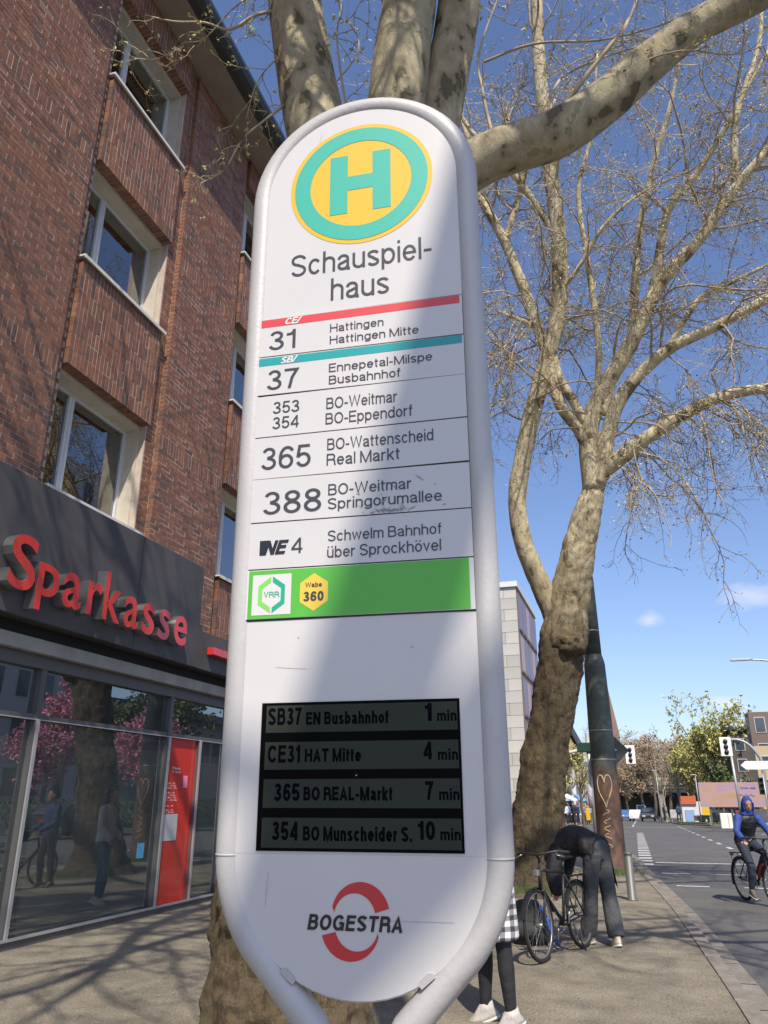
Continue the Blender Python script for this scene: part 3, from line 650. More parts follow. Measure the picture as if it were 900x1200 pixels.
for ch, ya, yb, za, zb in SP:
    a, F = text_raw(ch, .014, 0, 0, 5)
    x0, x1, b0, b1 = a[:, 0].min(), a[:, 0].max(), a[:, 1].min(), a[:, 1].max()
    V2 = [(ya + (p[0] - x0) / (x1 - x0) * (yb - ya), za + (p[1] - b0) / (b1 - b0) * (zb - za)) for p in a]
    fr = MB(); fr.add([(-6.50, y, z) for y, z in V2], F)
    lt = part('letter', fr, M_RED, fa)
    # returns: outline edges extruded back
    cnt = {}
    for f_ in F:
        for i in range(len(f_)): e = (f_[i], f_[(i + 1) % len(f_)]); cnt[tuple(sorted(e))] = cnt.get(tuple(sorted(e)), 0) + 1
    rt_ = MB()
    for (i, j), c_ in cnt.items():
        if c_ == 1:
            (y0_, z0_), (y1_, z1_) = V2[i], V2[j]; rt_.add([(-6.5005, y0_, z0_), (-6.5005, y1_, z1_), (-6.645, y1_, z1_), (-6.645, y0_, z0_)], [(0, 1, 2, 3)])
    part('letter_return', rt_, M_STEEL, lt)
q = MB(); q.bevbox((-6.65, 11.35, 3.83), (-6.52, 14.2, 3.95), .004); part('red_bar', q, M_RED, fa)
# glazing
M_GL = glass_mat('shop_glass', (.85, .93, .90), .15, veil=.045)
M_GLT = glass_mat('transom_glass', (.50, .54, .56), .20, veil=.04)
mull = [2.2, 5.1, 7.98, 10.92, 11.86, 12.86, 14.4, 17.3, 20.2, 23.1]
for y in mull:
    q = MB(); w_ = .045 if y != 11.86 else .03; top_ = 3.10 if y not in (11.86,) else 2.49
    q.box((-7.10, y - w_, .10), (-6.94, y + w_, top_)); q2 = part('mullion', q, M_MULL, sf)
    q = MB(); q.box((-6.939, y - .022, .10), (-6.915, y + .022, 2.50)); part('trim', q, M_MLITE, q2)
q = MB(); q.box((-7.08, -4, 2.492), (-6.95, 24, 2.555)); part('transom', q, M_MULL, sf)
q = MB(); q.box((-6.949, -4, 2.488), (-6.935, 24, 2.50)); part('transom_trim', q, M_MLITE, sf)
q = MB(); q.box((-7.2, -4, 0.0), (-6.93, 24, .10)); part('base_rail', q, M_MULL, sf)
q = MB(); q.box((-6.929, -4, .085), (-6.91, 24, .115)); part('sill_trim', q, M_MLITE, sf)
mm = [-1] + mull
for a, b in zip(mm, mm[1:]):
    if a == 10.92: continue
    q = MB(); q.box((-7.02, a + .045, .10), (-7.01, b - .045, 2.492)); part('pane', q, M_GL, sf)
mt = [y for y in mm if y != 11.86]
for a, b in zip(mt, mt[1:]):
    q = MB(); q.box((-7.02, a + .045, 2.555), (-7.01, b - .045, 3.10)); part('pane', q, M_GLT, sf, label='narrow tinted upper pane')
q = MB(); q.box((-7.03, 10.965, .10), (-6.985, 11.83, 2.49)); rp_ = part('door_panel', q, mat('red_panel', (.52, .03, .02), .25, coat=.5), sf, label='glossy red panel with opening hours print')
def onp(u, w, d): return (-6.983 + d, u, w)
q = MB(); rr = random.Random(4)
for z, n_, s_ in ((2.02, 2, .035), (1.80, 3, .022), (1.66, 4, .022), (1.47, 1, .02), (1.41, 2, .02)):
    for i in range(n_):
        y = 11.06 + (.0 if z < 2 else .1)
        text_fit(q, 'lorem'[0:0] + ('Filiale' if z > 2 and i == 0 else 'Mo - Fr' if i % 2 == 0 else '9 - 16 Uhr'), y, y + .22 + .03 * i, z - i * s_ * 1.6, z - i * s_ * 1.6 + s_, onp, .001, .01)
q.v = [(x, y, z) for x, y, z in q.v]
part('lettering', q, mat('white_print', (.75, .75, .75), .6), rp_)
q = MB(); q.box((-6.983, 11.05, .98), (-6.978, 11.42, 1.36)); part('notice', q, mat('grey_paper', (.45, .45, .46), .7), rp_)
q = MB(); q.box((-6.983, 11.50, 1.75), (-6.979, 11.62, 1.93)); part('sticker', q, mat('pink_sticker', (.7, .25, .4), .7), rp_)
# interior
M_INW = mat('interior_wall', (.66, .70, .68), .8); M_INF = mat('interior_floor', (.32, .32, .30), .5)
q = MB(); q.box((-11.98, -4, 0), (-7.05, 27.9, .02)); part('shop_floor', q, M_INF, sf)
q = MB(); q.box((-11.95, -4, .021), (-11.9, 27.9, 3.38)); q.box((-11.9, 13.1, .021), (-7.3, 13.2, 3.38)); part('back_wall', q, M_INW, sf)
q = MB(); q.box((-11.95, -4, 3.2), (-7.3, 27.9, 3.39)); part('shop_ceiling', q, M_INW, sf)
q = MB(); q.box((-9.0, 9.3, .022), (-8.94, 9.36, 3.19)); q.box((-9.0, 10.2, .022), (-8.94, 10.26, 3.19)); q.box((-9.0, 9.36, 2.1), (-8.94, 10.2, 2.16)); part('inner_door_frame', q, M_ALU, sf)
q = MB(); q.add([(-7.25, 9.9, .05), (-7.25, 10.75, .05), (-7.25, 10.85, 1.95), (-7.29, 9.9, .05), (-7.29, 10.75, .05), (-7.29, 10.85, 1.95)], [(0, 1, 2), (3, 5, 4), (0, 3, 4, 1), (1, 4, 5, 2), (2, 5, 3, 0)])
part('light_wedge', q, mat('light_wedge_pale', (.74, .82, .78), .6), sf)  # pale triangle added behind the glass to imitate a patch of reflected light
q = MB(); q.box((-7.006, 10.45, .78), (-7.002, 10.62, .98)); part('sticker', q, mat('blue_sticker', (.08, .3, .5), .6), sf)

# ------------------------------------------------------------ bus stop sign
P0 = Vector((-.5246, 1.5513, 1.5011)); rU = Vector((.9962, .0872, 0)); vU = Vector((.0023, -.0261, .9997)); nU = Vector((.0871, -.9959, -.0262))
def S(u, w, d=0.0): return P0 + rU * u + vU * w + nU * d
M_WHITE = mat('sign_white', (.58, .565, .555), .34, col2=(.545, .535, .53), noise_scale=2.5, coat=.2)
M_TUBE = mat('silver_tube', (.47, .46, .455), .48, metal=.05, bump=.06, bump_scale=90, col2=(.42, .41, .405), noise_scale=4)
def pr(name, c, r=.4): return mat(name, c, r, coat=.15)
M_BLK = pr('print_charcoal', (.045, .045, .05)); M_PW = pr('print_white', (.62, .61, .60)); M_PRED = pr('print_red', (.60, .055, .06)); M_TEAL = pr('print_teal', (.01, .30, .30))
M_HG = pr('print_green', (.045, .40, .30)); M_HY = pr('print_yellow', (.70, .42, .02)); M_GRN = pr('print_leaf_green', (.09, .42, .04)); M_GRN2 = pr('print_light_green', (.20, .58, .10)); M_WY = pr('print_honey', (.70, .50, .06)); M_DR = pr('print_dark_red', (.52, .03, .035)); M_VT = pr('print_vrr_teal', (.01, .36, .22))
sg = thing('bus_stop_sign', 'tall white bus stop sign with green and yellow round H emblem and line names', 'bus stop sign', (P0.x, P0.y, 0))
CU, CB, CT = -.0165, 0.0, 1.6135
def stadium(rad, n=28):
    pts = [(CU + rad * math.cos(math.pi * i / n), CT + rad * math.sin(math.pi * i / n)) for i in range(n + 1)]
    pts += [(CU - rad * math.cos(math.pi * i / n), CB - rad * math.sin(math.pi * i / n)) for i in range(n + 1)]
    return pts
q = MB(); st = stadium(.2575); st2 = stadium(.2545); n = len(st)
vs = [S(u, w, -.045) for u, w in st] + [S(u, w, -.003) for u, w in st] + [S(u, w, 0) for u, w in st2]
q.add(vs, [tuple(range(n - 1, -1, -1)), tuple(range(2 * n, 3 * n))] + [(k * n + i, k * n + (i + 1) % n, (k + 1) * n + (i + 1) % n, (k + 1) * n + i) for k in range(2) for i in range(n)])
part('panel', q, M_WHITE, sg)
# frame tube: two legs rise from the ground, part and run round the panel
R_ = .2735
pth = [(CU - .052, -1.47), (CU - .052, -.60), (CU - .054, -.42), (CU - .066, -.345), (CU - .092, -.300)]
for i in range(0, 11): a = R(227 - i * 4.7); pth.append((CU + R_ * math.cos(a), CB + R_ * math.sin(a)))
left = [p for p in pth]
left += [(CU - R_, .3), (CU - R_, .8), (CU - R_, 1.3)]
arc = [(CU + R_ * math.cos(R(a)), CT + R_ * math.sin(R(a))) for a in range(180, -1, -6)]
right = [(2 * CU - u, w) for u, w in reversed(left)]
full = left + arc + right
q = MB(); q.tube([S(u, w, -.022) for u, w in full], .030, 20); part('frame', q, M_TUBE, sg)
q = MB()
for sx in (-1, 1): q.tube([S(CU + sx * R_, -.012, -.022), S(CU + sx * R_, -.008, -.022)], .0306, 20)
part('frame_joint', q, M_TUBE, sg)
for (u, w, a) in ((-.1490, -.217, -38), (.116, -.214, 38)):
    q = MB(); ca, sa = math.cos(R(a)), math.sin(R(a))
    q.prism([(u + x * ca - y * sa, w + x * sa + y * ca) for x, y in [(-.016, -.007), (.016, -.007), (.017, .001), (.010, .006), (-.010, .006), (-.017, .001)]], S, -.012, .004); part('panel_clip', q, M_TUBE, sg)
def disc(cu, cv, r0, r1, d, a0=0, a1=360, n=64):
    """ring (r0>0) or disc sector in the sign plane"""
    q = MB(); vs = []; 
    for i in range(n + 1):
        a = R(a0 + (a1 - a0) * i / n); vs += [S(cu + r0 * math.cos(a), cv + r0 * math.sin(a), d), S(cu + r1 * math.cos(a), cv + r1 * math.sin(a), d)]
    q.add(vs, [(2 * i, 2 * i + 1, 2 * i + 3, 2 * i + 2) for i in range(n)]); return q
def poly(pts, d): q = MB(); q.add([S(u, w, d) for u, w in pts], [tuple(range(len(pts)))]); return q
HC, HV = -.0170, 1.6235
em = part('emblem', disc(HC, HV, 0, .1925, .0008), M_HY, sg, label='round green and yellow H emblem')
part('emblem_ring', disc(HC, HV, .1372, .1808, .0016), M_HG, em)
q = MB(); 
for a, b in (((-.1000), (-.0512)), ((.0162), (.0650))): q.add([S(a, 1.5300, .0016), S(b, 1.5300, .0016), S(b, 1.7190, .0016), S(a, 1.7190, .0016)], [(0, 1, 2, 3)])
q.add([S(-.0512, 1.603, .0016), S(.0162, 1.603, .0016), S(.0162, 1.648, .0016), S(-.0512, 1.648, .0016)], [(0, 1, 2, 3)]); part('emblem_letter', q, M_HG, em)
def txt(par, m, items, d=.0050, w=.115, shear=0.0, gap=.10):
    for s_, a, b, c, e in items:
        q = MB(); draw_text(q, s_, a, b, c, e, S, d, w, shear, gap); part('lettering', q, m, par)
txt(sg, M_BLK, [("Schauspiel-", -.2002, .1668, 1.3560, 1.4215), ("haus", -.0924, .0578, 1.2700, 1.3355)], .0008)
# line strips
bk = part('strip_rail', MB().box((0, 0, 0), (0, 0, 0)) if False else (lambda q: (q.prism([(-.2735, .4645), (.2375, .4645), (.2375, 1.2385), (-.2735, 1.2385)], S, .0002, .0012), q)[1])(MB()), mat('strip_gap_black', (.03, .03, .032), .6), sg)
edges = [1.2370, 1.1265, 1.0195, .9085, .8005, .6915, .5805, .4660]
strips = []
sj = random.Random(2)
for i in range(7):
    a, b = edges[i + 1] + .0022, edges[i] - .0008; t_ = sj.uniform(-.0012, .0012)
    q = MB(); q.prism([(-.2740, a + t_), (.2370, a - t_), (.2370, b - t_), (-.2740, b + t_)], S, .0014, .0040)
    strips.append(part('line_strip', q, M_WHITE if i < 6 else M_PW, sg))
def band(par, u0, u1, w0, w1, m, d=.0045, name='colour_band'): part(name, poly([(u0, w0), (u1, w0), (u1, w1), (u0, w1)], d), m, par)
band(strips[0], -.2722, .2310, 1.2125, 1.2345, M_PRED); band(strips[1], -.2735, .2335, 1.1025, 1.1240, M_TEAL); band(strips[6], -.2700, .2270, .4690, .5785, M_GRN)
txt(strips[0], M_PW, [("CE/", -.2110, -.1660, 1.2140, 1.2330)], .0052, .21, .28, .05)
txt(strips[1], M_PW, [("SB/", -.2180, -.1737, 1.1040, 1.1225)], .0052, .21, .28, .05)
txt(strips[0], M_BLK, [("31", -.2488, -.1800, 1.1454, 1.1985), ("Hattingen", -.0912, .0443, 1.1761, 1.1983), ("Hattingen Mitte", -.0913, .1302, 1.1426, 1.1650)])
txt(strips[1], M_BLK, [("37", -.2493, -.1692, 1.0343, 1.0880), ("Ennepetal-Milspe", -.0920, .1612, 1.0650, 1.0879), ("Busbahnhof", -.0915, .0848, 1.0318, 1.0548)])
txt(strips[2], M_BLK, [("353", -.2308, -.1641, .9687, .9999), ("354", -.2303, -.1643, .9279, .9590), ("BO-Weitmar", -.0966, .0758, .9665, .9958), ("BO-Eppendorf", -.0979, .1117, .9265, .9552)])
txt(strips[3], M_BLK, [("365", -.2535, -.1320, .8239, .8802), ("BO-Wattenscheid", -.0925, .1586, .8598, .8887), ("Real Markt", -.0932, .0801, .8211, .8500)])
txt(strips[4], M_BLK, [("388", -.2435, -.1038, .7116, .7672), ("BO-Weitmar", -.0879, .1059, .7471, .7740), ("Springorumallee", -.0881, .1735, .7130, .7395)])
txt(strips[5], M_BLK, [("4", -.1720, -.1458, .6151, .6506), ("Schwelm Bahnhof", -.0867, .1711, .6371, .6622), ("über Sprockhövel", -.0876, .1685, .5992, .6254)])
txt(strips[5], pr('print_black', (.012, .012, .014)), [("NE", -.2400, -.1780, .6150, .6480)], .0052, .21, .28, .06)
part('logo_block', poly([(-.2480, .6140), (-.2330, .6140), (-.2250, .6490), (-.2480, .6490)], .0046), MATS['print_black'], strips[5])
# residue and scratches on the 388 strip
q = MB(); sr = random.Random(9)
for k in range(46):
    u = sr.gauss(.055, .028); w = sr.gauss(.7000, .0035); 
    if k > 34: u = sr.uniform(-.03, .23); w = sr.uniform(.70, .775)
    l_ = sr.uniform(.002, .012); t_ = sr.uniform(.0003, .0013); a = sr.uniform(-.9, .9); ca, sa = math.cos(a), math.sin(a)
    q.add([S(u + x * ca - y * sa, w + x * sa + y * ca, .0056) for x, y in ((-l_, -t_), (l_ * .3, -t_ * 1.5), (l_, 0), (0, t_))], [(0, 1, 2, 3)])
part('scuff_marks', q, mat('scuff', (.28, .27, .28), .8), strips[4])
q = MB()
for (u, w, l_, a) in ((-.165, .36, .035, -.08), (-.20, -.07, .03, 1.5), (-.13, 1.79, .02, 1.3), (.10, .395, .003, 0), (-.15, .425, .002, 0), (.12, .03, .02, .7), (.05, -.12, .12, .01)):
    t_ = .0005 if l_ > .01 else .0015; ca, sa = math.cos(a), math.sin(a)
    q.add([S(u + x * ca - y * sa, w + x * sa + y * ca, .0009) for x, y in ((-l_, -t_), (l_, -t_), (l_, t_), (-l_, t_))], [(0, 1, 2, 3)])
part('scratches', q, mat('scratch_grey', (.42, .42, .45), .8), sg)
# transit badges on the green strip
part('badge_field', poly([(-.2600, .4770), (-.1690, .4770), (-.1690, .5685), (-.2600, .5685)], .0050), M_PW, strips[6])
def hexring(cu, cv, ro, ri, a0, m, side):
    pt = lambda r_, a: (cu + r_ * math.sin(R(a)) * .87, cv + r_ * math.cos(R(a)))
    g_ = .0018 * side; A = [(cu + g_, cv + ro), pt(ro, 60 * side), pt(ro, 120 * side), (cu + g_, cv - ro), (cu + g_, cv - ri), pt(ri, 120 * side), pt(ri, 60 * side), (cu + g_, cv + ri)]
    q = MB(); q.add([S(u, w, .0056) for u, w in A], [(0, 1, 6, 7), (1, 2, 5, 6), (2, 3, 4, 5)]); part('badge_hexagon', q, m, strips[6])
hexring(-.2145, .5222, .0415, .0290, 0, M_VT, 1); hexring(-.2145, .5222, .0415, .0290, 0, M_GRN2, -1)
txt(strips[6], M_VT, [("VRR", -.2325, -.1965, .5163, .5290)], .0056, .14)
hp = [(-.1163 + .0425 * .87 * math.sin(R(60 * k)), .5232 + .0425 * math.cos(R(60 * k))) for k in range(6)]
part('zone_badge', poly(hp, .0050), M_WY, strips[6])
txt(strips[6], M_BLK, [("Wabe", -.1358, -.0977, .5345, .5450)], .0058, .15); txt(strips[6], M_BLK, [("360", -.1399, -.0935, .5031, .5245)], .0058, .19)
# departure display
q = MB(); q.prism([(-.2258, -.0010), (.1952, -.0010), (.1952, .2875), (-.2258, .2875)], S, .0002, .0025); dsp = part('display', q, mat('display_black', (.003, .003, .003), .5, spec=.04), sg)
M_LCD = mat('lcd_background', (.040, .046, .036), .5, spec=.04); M_LT = mat('lcd_segment', (.002, .002, .004), .5, spec=.04)
for a, b in ((.2265, .2815), (.1530, .2075), (.0795, .1345), (.0050, .0610)):
    part('display_row', poly([(-.2150, a), (.1905, a), (.1905, b), (-.2150, b)], .0030), M_LCD, dsp)
txt(dsp, M_LT, [("SB37", -.2107, -.1372, .2419, .2768), ("1", .1247, .1388, .2441, .2794), ("CE31", -.2084, -.1379, .1666, .2014), ("4", .1200, .1369, .1702, .2044), ("365", -.1912, -.1365, .0925, .1264), ("7", .1220, .1379, .0947, .1293), ("354", -.1926, -.1379, .0188, .0537), ("10", .1060, .1395, .0226, .0563)], .0033, .20, 0, .12)
txt(dsp, M_LT, [("EN Busbahnhof", -.1271, .0496, .2413, .2668), ("HAT Mitte", -.1278, -.0084, .1676, .1938), ("BO REAL-Markt", -.1283, .0561, .0936, .1196), ("BO Munscheider S.", -.1272, .0943, .0187, .0455)], .0033, .22, 0, .11)
txt(dsp, M_LT, [("min", .1493, .1887, .2437, .2654), ("min", .1487, .1890, .1690, .1906), ("min", .1491, .1890, .0947, .1163), ("min", .1494, .1889, .0223, .0438)], .0033, .19, 0, .12)
q = MB(); part('display_led', disc(-.018, .141, 0, .0012, .0034, n=10), M_PW, dsp)
q = MB(); q.prism([(-.271, -.0060), (.238, -.0060), (.238, -.0054), (-.271, -.0054)], S, -.001, .0004); part('panel_seam', q, mat('scratch_grey'), sg)
# operator logo
def crescent(c1, r1, c2, r2, a0, a1, n=24):
    o = [(c1[0] + r1 * math.cos(R(a0 + (a1 - a0) * i / n)), c1[1] + r1 * math.sin(R(a0 + (a1 - a0) * i / n))) for i in range(n + 1)]
    i_ = [(c2[0] + r2[0] * math.cos(R(a0 + (a1 - a0) * i / n)), c2[1] + r2[1] * math.sin(R(a0 + (a1 - a0) * i / n))) for i in range(n + 1)]
    q = MB(); q.add([S(u, w, .0008) for u, w in o + i_], [(i, i + 1, n + 2 + i, n + 1 + i) for i in range(n)]); return q
part('logo_arc', crescent((-.0090, -.1110), .0572, (-.0205, -.1160), (.0410, .0420), 168, 12), M_DR, sg)
part('logo_arc', crescent((-.0290, -.1330), .0575, (-.0165, -.1300), (.0425, .0430), 195, 345), M_DR, sg)
txt(sg, MATS['print_black'], [("BOGESTRA", -.1142, .0760, -.1390, -.1118)], .0014, .20, .15, .11)

# ------------------------------------------------------------ trees
def grow(st, di, ln, r0, nseg=5, wander=.35, grav=0.0, taper=.35, rng=RNG):
    """vectorised branches: starts (N,3), directions (N,3), lengths, radii -> points (N,nseg+1,3), radii (N,nseg+1)"""
    N = len(st); P = np.empty((N, nseg + 1, 3)); P[:, 0] = st; d = di / np.linalg.norm(di, axis=1)[:, None]; Rr = np.empty((N, nseg + 1))
    for k in range(nseg + 1): Rr[:, k] = r0 * (1 - (1 - taper) * k / nseg)
    for k in range(nseg):
        d = d + rng.normal(0, wander, (N, 3)) * .5; d[:, 2] += grav; d /= np.linalg.norm(d, axis=1)[:, None]
        P[:, k + 1] = P[:, k] + d * (ln / nseg)[:, None]
    return P, Rr
def sticks(P, Rr, n=3):
    """polylines -> V,F quads of n-sided prisms sharing rings"""
    N, K, _ = P.shape; T = np.gradient(P, axis=1); T /= np.linalg.norm(T, axis=2)[..., None] + 1e-9
    ref = np.where(np.abs(T[..., 2:3]) < .8, np.array([0, 0, 1.0]), np.array([1.0, 0, 0])); A = np.cross(T, ref); A /= np.linalg.norm(A, axis=2)[..., None] + 1e-9; B = np.cross(T, A)
    V = np.empty((N, K, n, 3))
    for j in range(n):
        a = 2 * math.pi * j / n; V[:, :, j] = P + (A * math.cos(a) + B * math.sin(a)) * Rr[..., None]
    idx = np.arange(N * K * n).reshape(N, K, n); F = []
    for j in range(n):
        j2 = (j + 1) % n; F.append(np.stack([idx[:, :-1, j], idx[:, :-1, j2], idx[:, 1:, j2], idx[:, 1:, j]], -1).reshape(-1, 4))
    return V.reshape(-1, 3), np.concatenate(F)
def kids(P, Rr, per, lo=.2, hi=1.0, spread=1.0, up=.0, rng=RNG):
    N, K, _ = P.shape; i = np.repeat(np.arange(N), per); t = rng.uniform(lo, hi, len(i)) * (K - 1); k = np.minimum(t.astype(int), K - 2); f = (t - k)[:, None]
    st = P[i, k] * (1 - f) + P[i, k + 1] * f; tg = P[i, k + 1] - P[i, k]; tg /= np.linalg.norm(tg, axis=1)[:, None] + 1e-9
    rn = rng.normal(0, 1, (len(i), 3)); rn -= tg * (rn * tg).sum(1)[:, None]; rn /= np.linalg.norm(rn, axis=1)[:, None] + 1e-9
    d = tg * .75 + rn * spread; d[:, 2] += up; return st, d, Rr[i, k]
def merge(L):
    V = []; F = []; o = 0
    for v, f in L: V.append(v); F.append(f + o); o += len(v)
    return np.concatenate(V), np.concatenate(F)
def leaf_quads(C, size, rng=RNG, per=2, flat=.6):
    """small leaf or bud faces scattered round points"""
    C = np.repeat(C, per, 0); N = len(C); C = C + rng.normal(0, size * .5, (N, 3)); a = rng.normal(0, 1, (N, 3)); a /= np.linalg.norm(a, axis=1)[:, None]; b = np.cross(a, rng.normal(0, 1, (N, 3))); b /= np.linalg.norm(b, axis=1)[:, None]
    s = (size * rng.uniform(.5, 1.3, N))[:, None]; a = a * s; b = b * s * flat
    V = np.stack([C - a, C - b * .8, C + a, C + b * .8], 1).reshape(-1, 3); return V, np.arange(N * 4).reshape(N, 4)
def limb_pts(path, radii, n=7):
    return catmull(path, n), lerp_list(radii, n)
def as_arr(path, radii): return np.array([[tuple(p) for p in path]]), np.array([radii])
M_BARK = bark_mat('plane_bark', 1.6, 4.6, 11, 1.05, 1.15)
M_BARK2 = bark_mat('plane_bark_far', 4.8, 7.0, 8, 1.5, .72)
M_TWIG = mat('twig_bark', (.50, .42, .29), .85, col2=(.30, .25, .17), noise_scale=4)
M_BUD = mat('spring_buds', (.55, .52, .22), .8, island=.35)
M_BUD2 = mat('tan_buds', (.55, .49, .30), .8, island=.35)
M_BALL = mat('seed_ball', (.12, .085, .05), .9)
# --- first plane tree, right behind the sign
T1 = (-2.38, 5.4, 0)
t1 = thing('plane_tree', 'large plane tree right behind the bus stop sign with thick pale limbs fanning over it', 'tree', T1)
tp = [(-2.38, 5.42, -.12), (-2.38, 5.42, .15), (-2.38, 5.4, .5), (-2.36, 5.4, 1.2), (-2.3, 5.4, 2.4), (-2.22, 5.4, 3.6), (-2.1, 5.4, 4.7), (-1.98, 5.4, 5.5)]
tr = [.68, .60, .53, .49, .46, .45, .46, .40]
q = MB(); a, b = limb_pts(tp, tr, 22); q.tube(a, b, 96, jit=.10); part('trunk', q, M_BARK, t1)
LIM1 = {
 'L1': ([(-2.05, 5.4, 4.9), (-2.12, 5.4, 5.9), (-2.20, 5.4, 6.85), (-2.50, 5.4, 8.4), (-2.72, 5.4, 9.85), (-2.9, 5.5, 11.3), (-3.0, 6.2, 14.0), (-3.4, 7.0, 17)], [.34, .33, .325, .305, .29, .26, .18, .06]),
 'L2': ([(-1.95, 5.4, 4.9), (-1.85, 5.4, 5.6), (-1.65, 5.4, 7.1), (-1.50, 5.4, 8.6), (-1.38, 5.35, 9.5), (-1.2, 5.0, 11.0), (-.9, 4.6, 14), (-.6, 4.4, 17.5)], [.32, .31, .29, .285, .27, .25, .17, .06]),
 'L3': ([(-1.85, 5.5, 5.2), (-1.62, 5.6, 6.3), (-1.32, 5.7, 7.5), (-1.12, 5.7, 8.5), (-.92, 5.6, 9.5), (-.6, 4.6, 10.5), (.5, 1.5, 10.6), (1.75, -1.5, 10.0), (2.16, -3.6, 9.78), (2.22, -5.4, 9.75), (2.6, -8.5, 10.3), (3.2, -11, 11)], [.24, .235, .23, .225, .22, .21, .19, .17, .155, .14, .10, .05]),
 'L4': ([(-1.90, 5.4, 5.2), (-1.70, 5.4, 5.95), (-1.40, 5.4, 6.52), (-.80, 5.4, 6.97), (-.12, 5.4, 7.08), (.31, 5.4, 7.30), (.73, 5.4, 7.62), (1.20, 5.4, 7.92), (1.76, 5.35, 8.04), (2.5, 5.2, 8.30), (3.6, 4.8, 8.9), (5.2, 4.2, 10.2)], [.28, .25, .225, .215, .21, .195, .17, .145, .125, .12, .10, .04]),
 'L5': ([(1.85, -1.9, 9.98), (2.5, -2.9, 9.55), (2.55, -3.55, 9.3), (2.30, -3.95, 9.2), (2.03, -4.3, 9.2), (1.4, -5.2, 9.3), (.6, -6.4, 9.9)], [.13, .125, .12, .12, .11, .09, .04]),
 'L6': ([(-2.72, 5.4, 9.8), (-3.4, 4.6, 11.2), (-4.2, 3.2, 12.4), (-4.6, 1.2, 13.2)], [.14, .12, .09, .04]),
 'L12': ([(-1.2, 5.0, 11.2), (-1.5, 3.9, 12.2), (-1.5, 2.8, 12.8), (-1.3, 1.4, 13.4), (-.6, -.6, 14)], [.20, .19, .17, .13, .04]),  # unseen limb, added to shade the thick limbs over the sign
 'L13': ([(-2.9, 5.5, 11.3), (-2.3, 4.4, 12.0), (-1.8, 3.4, 12.1), (-.6, 2.0, 12.6), (.6, .6, 13.2)], [.19, .18, .16, .12, .04]),  # also unseen, added for the same shade
 'L8': ([(-1.15, 4.9, 11.2), (-.2, 3.4, 10.9), (1.2, 2.6, 10.6), (2.8, 2.9, 10.7), (4.6, 3.8, 11.2), (6.8, 4.6, 12)], [.15, .13, .11, .09, .06, .03]),
 'L9': ([(-2.8, 5.4, 10.6), (-2.9, 3.8, 10.9), (-2.5, 1.6, 11.0), (-1.4, -.8, 11.3), (-.6, -3, 11.8)], [.15, .13, .11, .08, .03]),
 'L10': ([(-1.0, 4.7, 13.2), (.8, 4.4, 14.2), (3.2, 5.4, 15.2), (6.4, 7.0, 16.2), (9.5, 8, 17)], [.15, .13, .11, .07, .03]),
 'L11': ([(-1.4, 5.2, 9.9), (-1.9, 3.4, 10.2), (-2.2, 1.4, 9.9), (-2.0, -.6, 9.8), (-2.4, -3, 10)], [.13, .11, .09, .07, .03]),
 'L7': ([(-1.3, 5.1, 10.6), (-.4, 3.6, 11.8), (1.4, 2.6, 12.8), (3.6, 2.2, 13.6), (5.6, 2.4, 14.6)], [.15, .13, .11, .08, .03]),
}
for k_, (p_, r_) in LIM1.items():
    q = MB(); a, b = limb_pts(p_, r_, 7); q.tube(a, b, 20 if k_ in ('L1', 'L2', 'L3', 'L4') else 12, jit=.035); part('limb', q, M_BARK, t1)
# a dark branch scar on the right-hand limb
q = MB(); q.ball((.50, 5.235, 7.42), .035, 10, (1.3, .5, 1)); part('branch_scar', q, mat('scar_dark', (.05, .035, .025), .9), t1)
TW1 = [
 ([(-2.62, 5.2, 9.41), (-3.07, 5.2, 9.49), (-3.37, 5.2, 9.39), (-3.71, 5.2, 9.63), (-4.10, 5.2, 9.80), (-4.52, 5.2, 10.07)], .022),
 ([(-2.52, 5.2, 8.17), (-2.74, 5.2, 8.02), (-2.92, 5.2, 7.91), (-3.12, 5.2, 7.75), (-3.29, 5.2, 7.42), (-3.54, 5.2, 7.33)], .016),
 ([(-2.64, 5.2, 8.80), (-2.85, 5.2, 8.69), (-3.01, 5.2, 8.45), (-3.09, 5.2, 8.02)], .012),
 ([(-2.53, 5.2, 9.50), (-2.79, 5.2, 9.80), (-3.30, 5.2, 9.75), (-3.68, 5.2, 9.38), (-3.95, 5.2, 9.42)], .013),
 ([(-3.94, 5.2, 9.35), (-4.35, 5.2, 9.30), (-4.75, 5.2, 9.55)], .006),
 ([(-1.97, 5.2, 7.55), (-2.07, 5.2, 8.24), (-2.13, 5.2, 8.84), (-2.09, 5.2, 9.32), (-2.2, 5.2, 9.9)], .014),
 ([(-2.11, 5.2, 8.20), (-1.89, 5.2, 8.52), (-1.95, 5.2, 9.01), (-1.81, 5.2, 9.32)], .010),
 ([(-1.47, 5.6, 6.88), (-.75, 5.7, 7.26), (-.76, 5.7, 8.09), (-.78, 5.7, 8.66), (-.5, 5.7, 9.5)], .025),
 ([(-.19, 5.4, 6.9), (-.02, 5.3, 7.25), (.29, 5.2, 7.55), (.62, 5.2, 7.98), (.80, 5.2, 8.53)], .030),
 ([(.19, 5.4, 7.2), (.57, 5.3, 7.50), (.97, 5.2, 7.45), (1.34, 5.2, 7.27), (1.66, 5.2, 7.29)], .012),
 ([(-.71, 5.5, 8.29), (-.23, 5.5, 8.35), (.36, 5.5, 8.17), (.78, 5.4, 8.03), (1.19, 5.3, 7.96)], .015),
 ([(-.15, 5.4, 7.2), (-.03, 5.6, 7.92), (.50, 5.7, 8.19), (.98, 5.8, 8.29)], .016),
]
L_ = []; ends = []
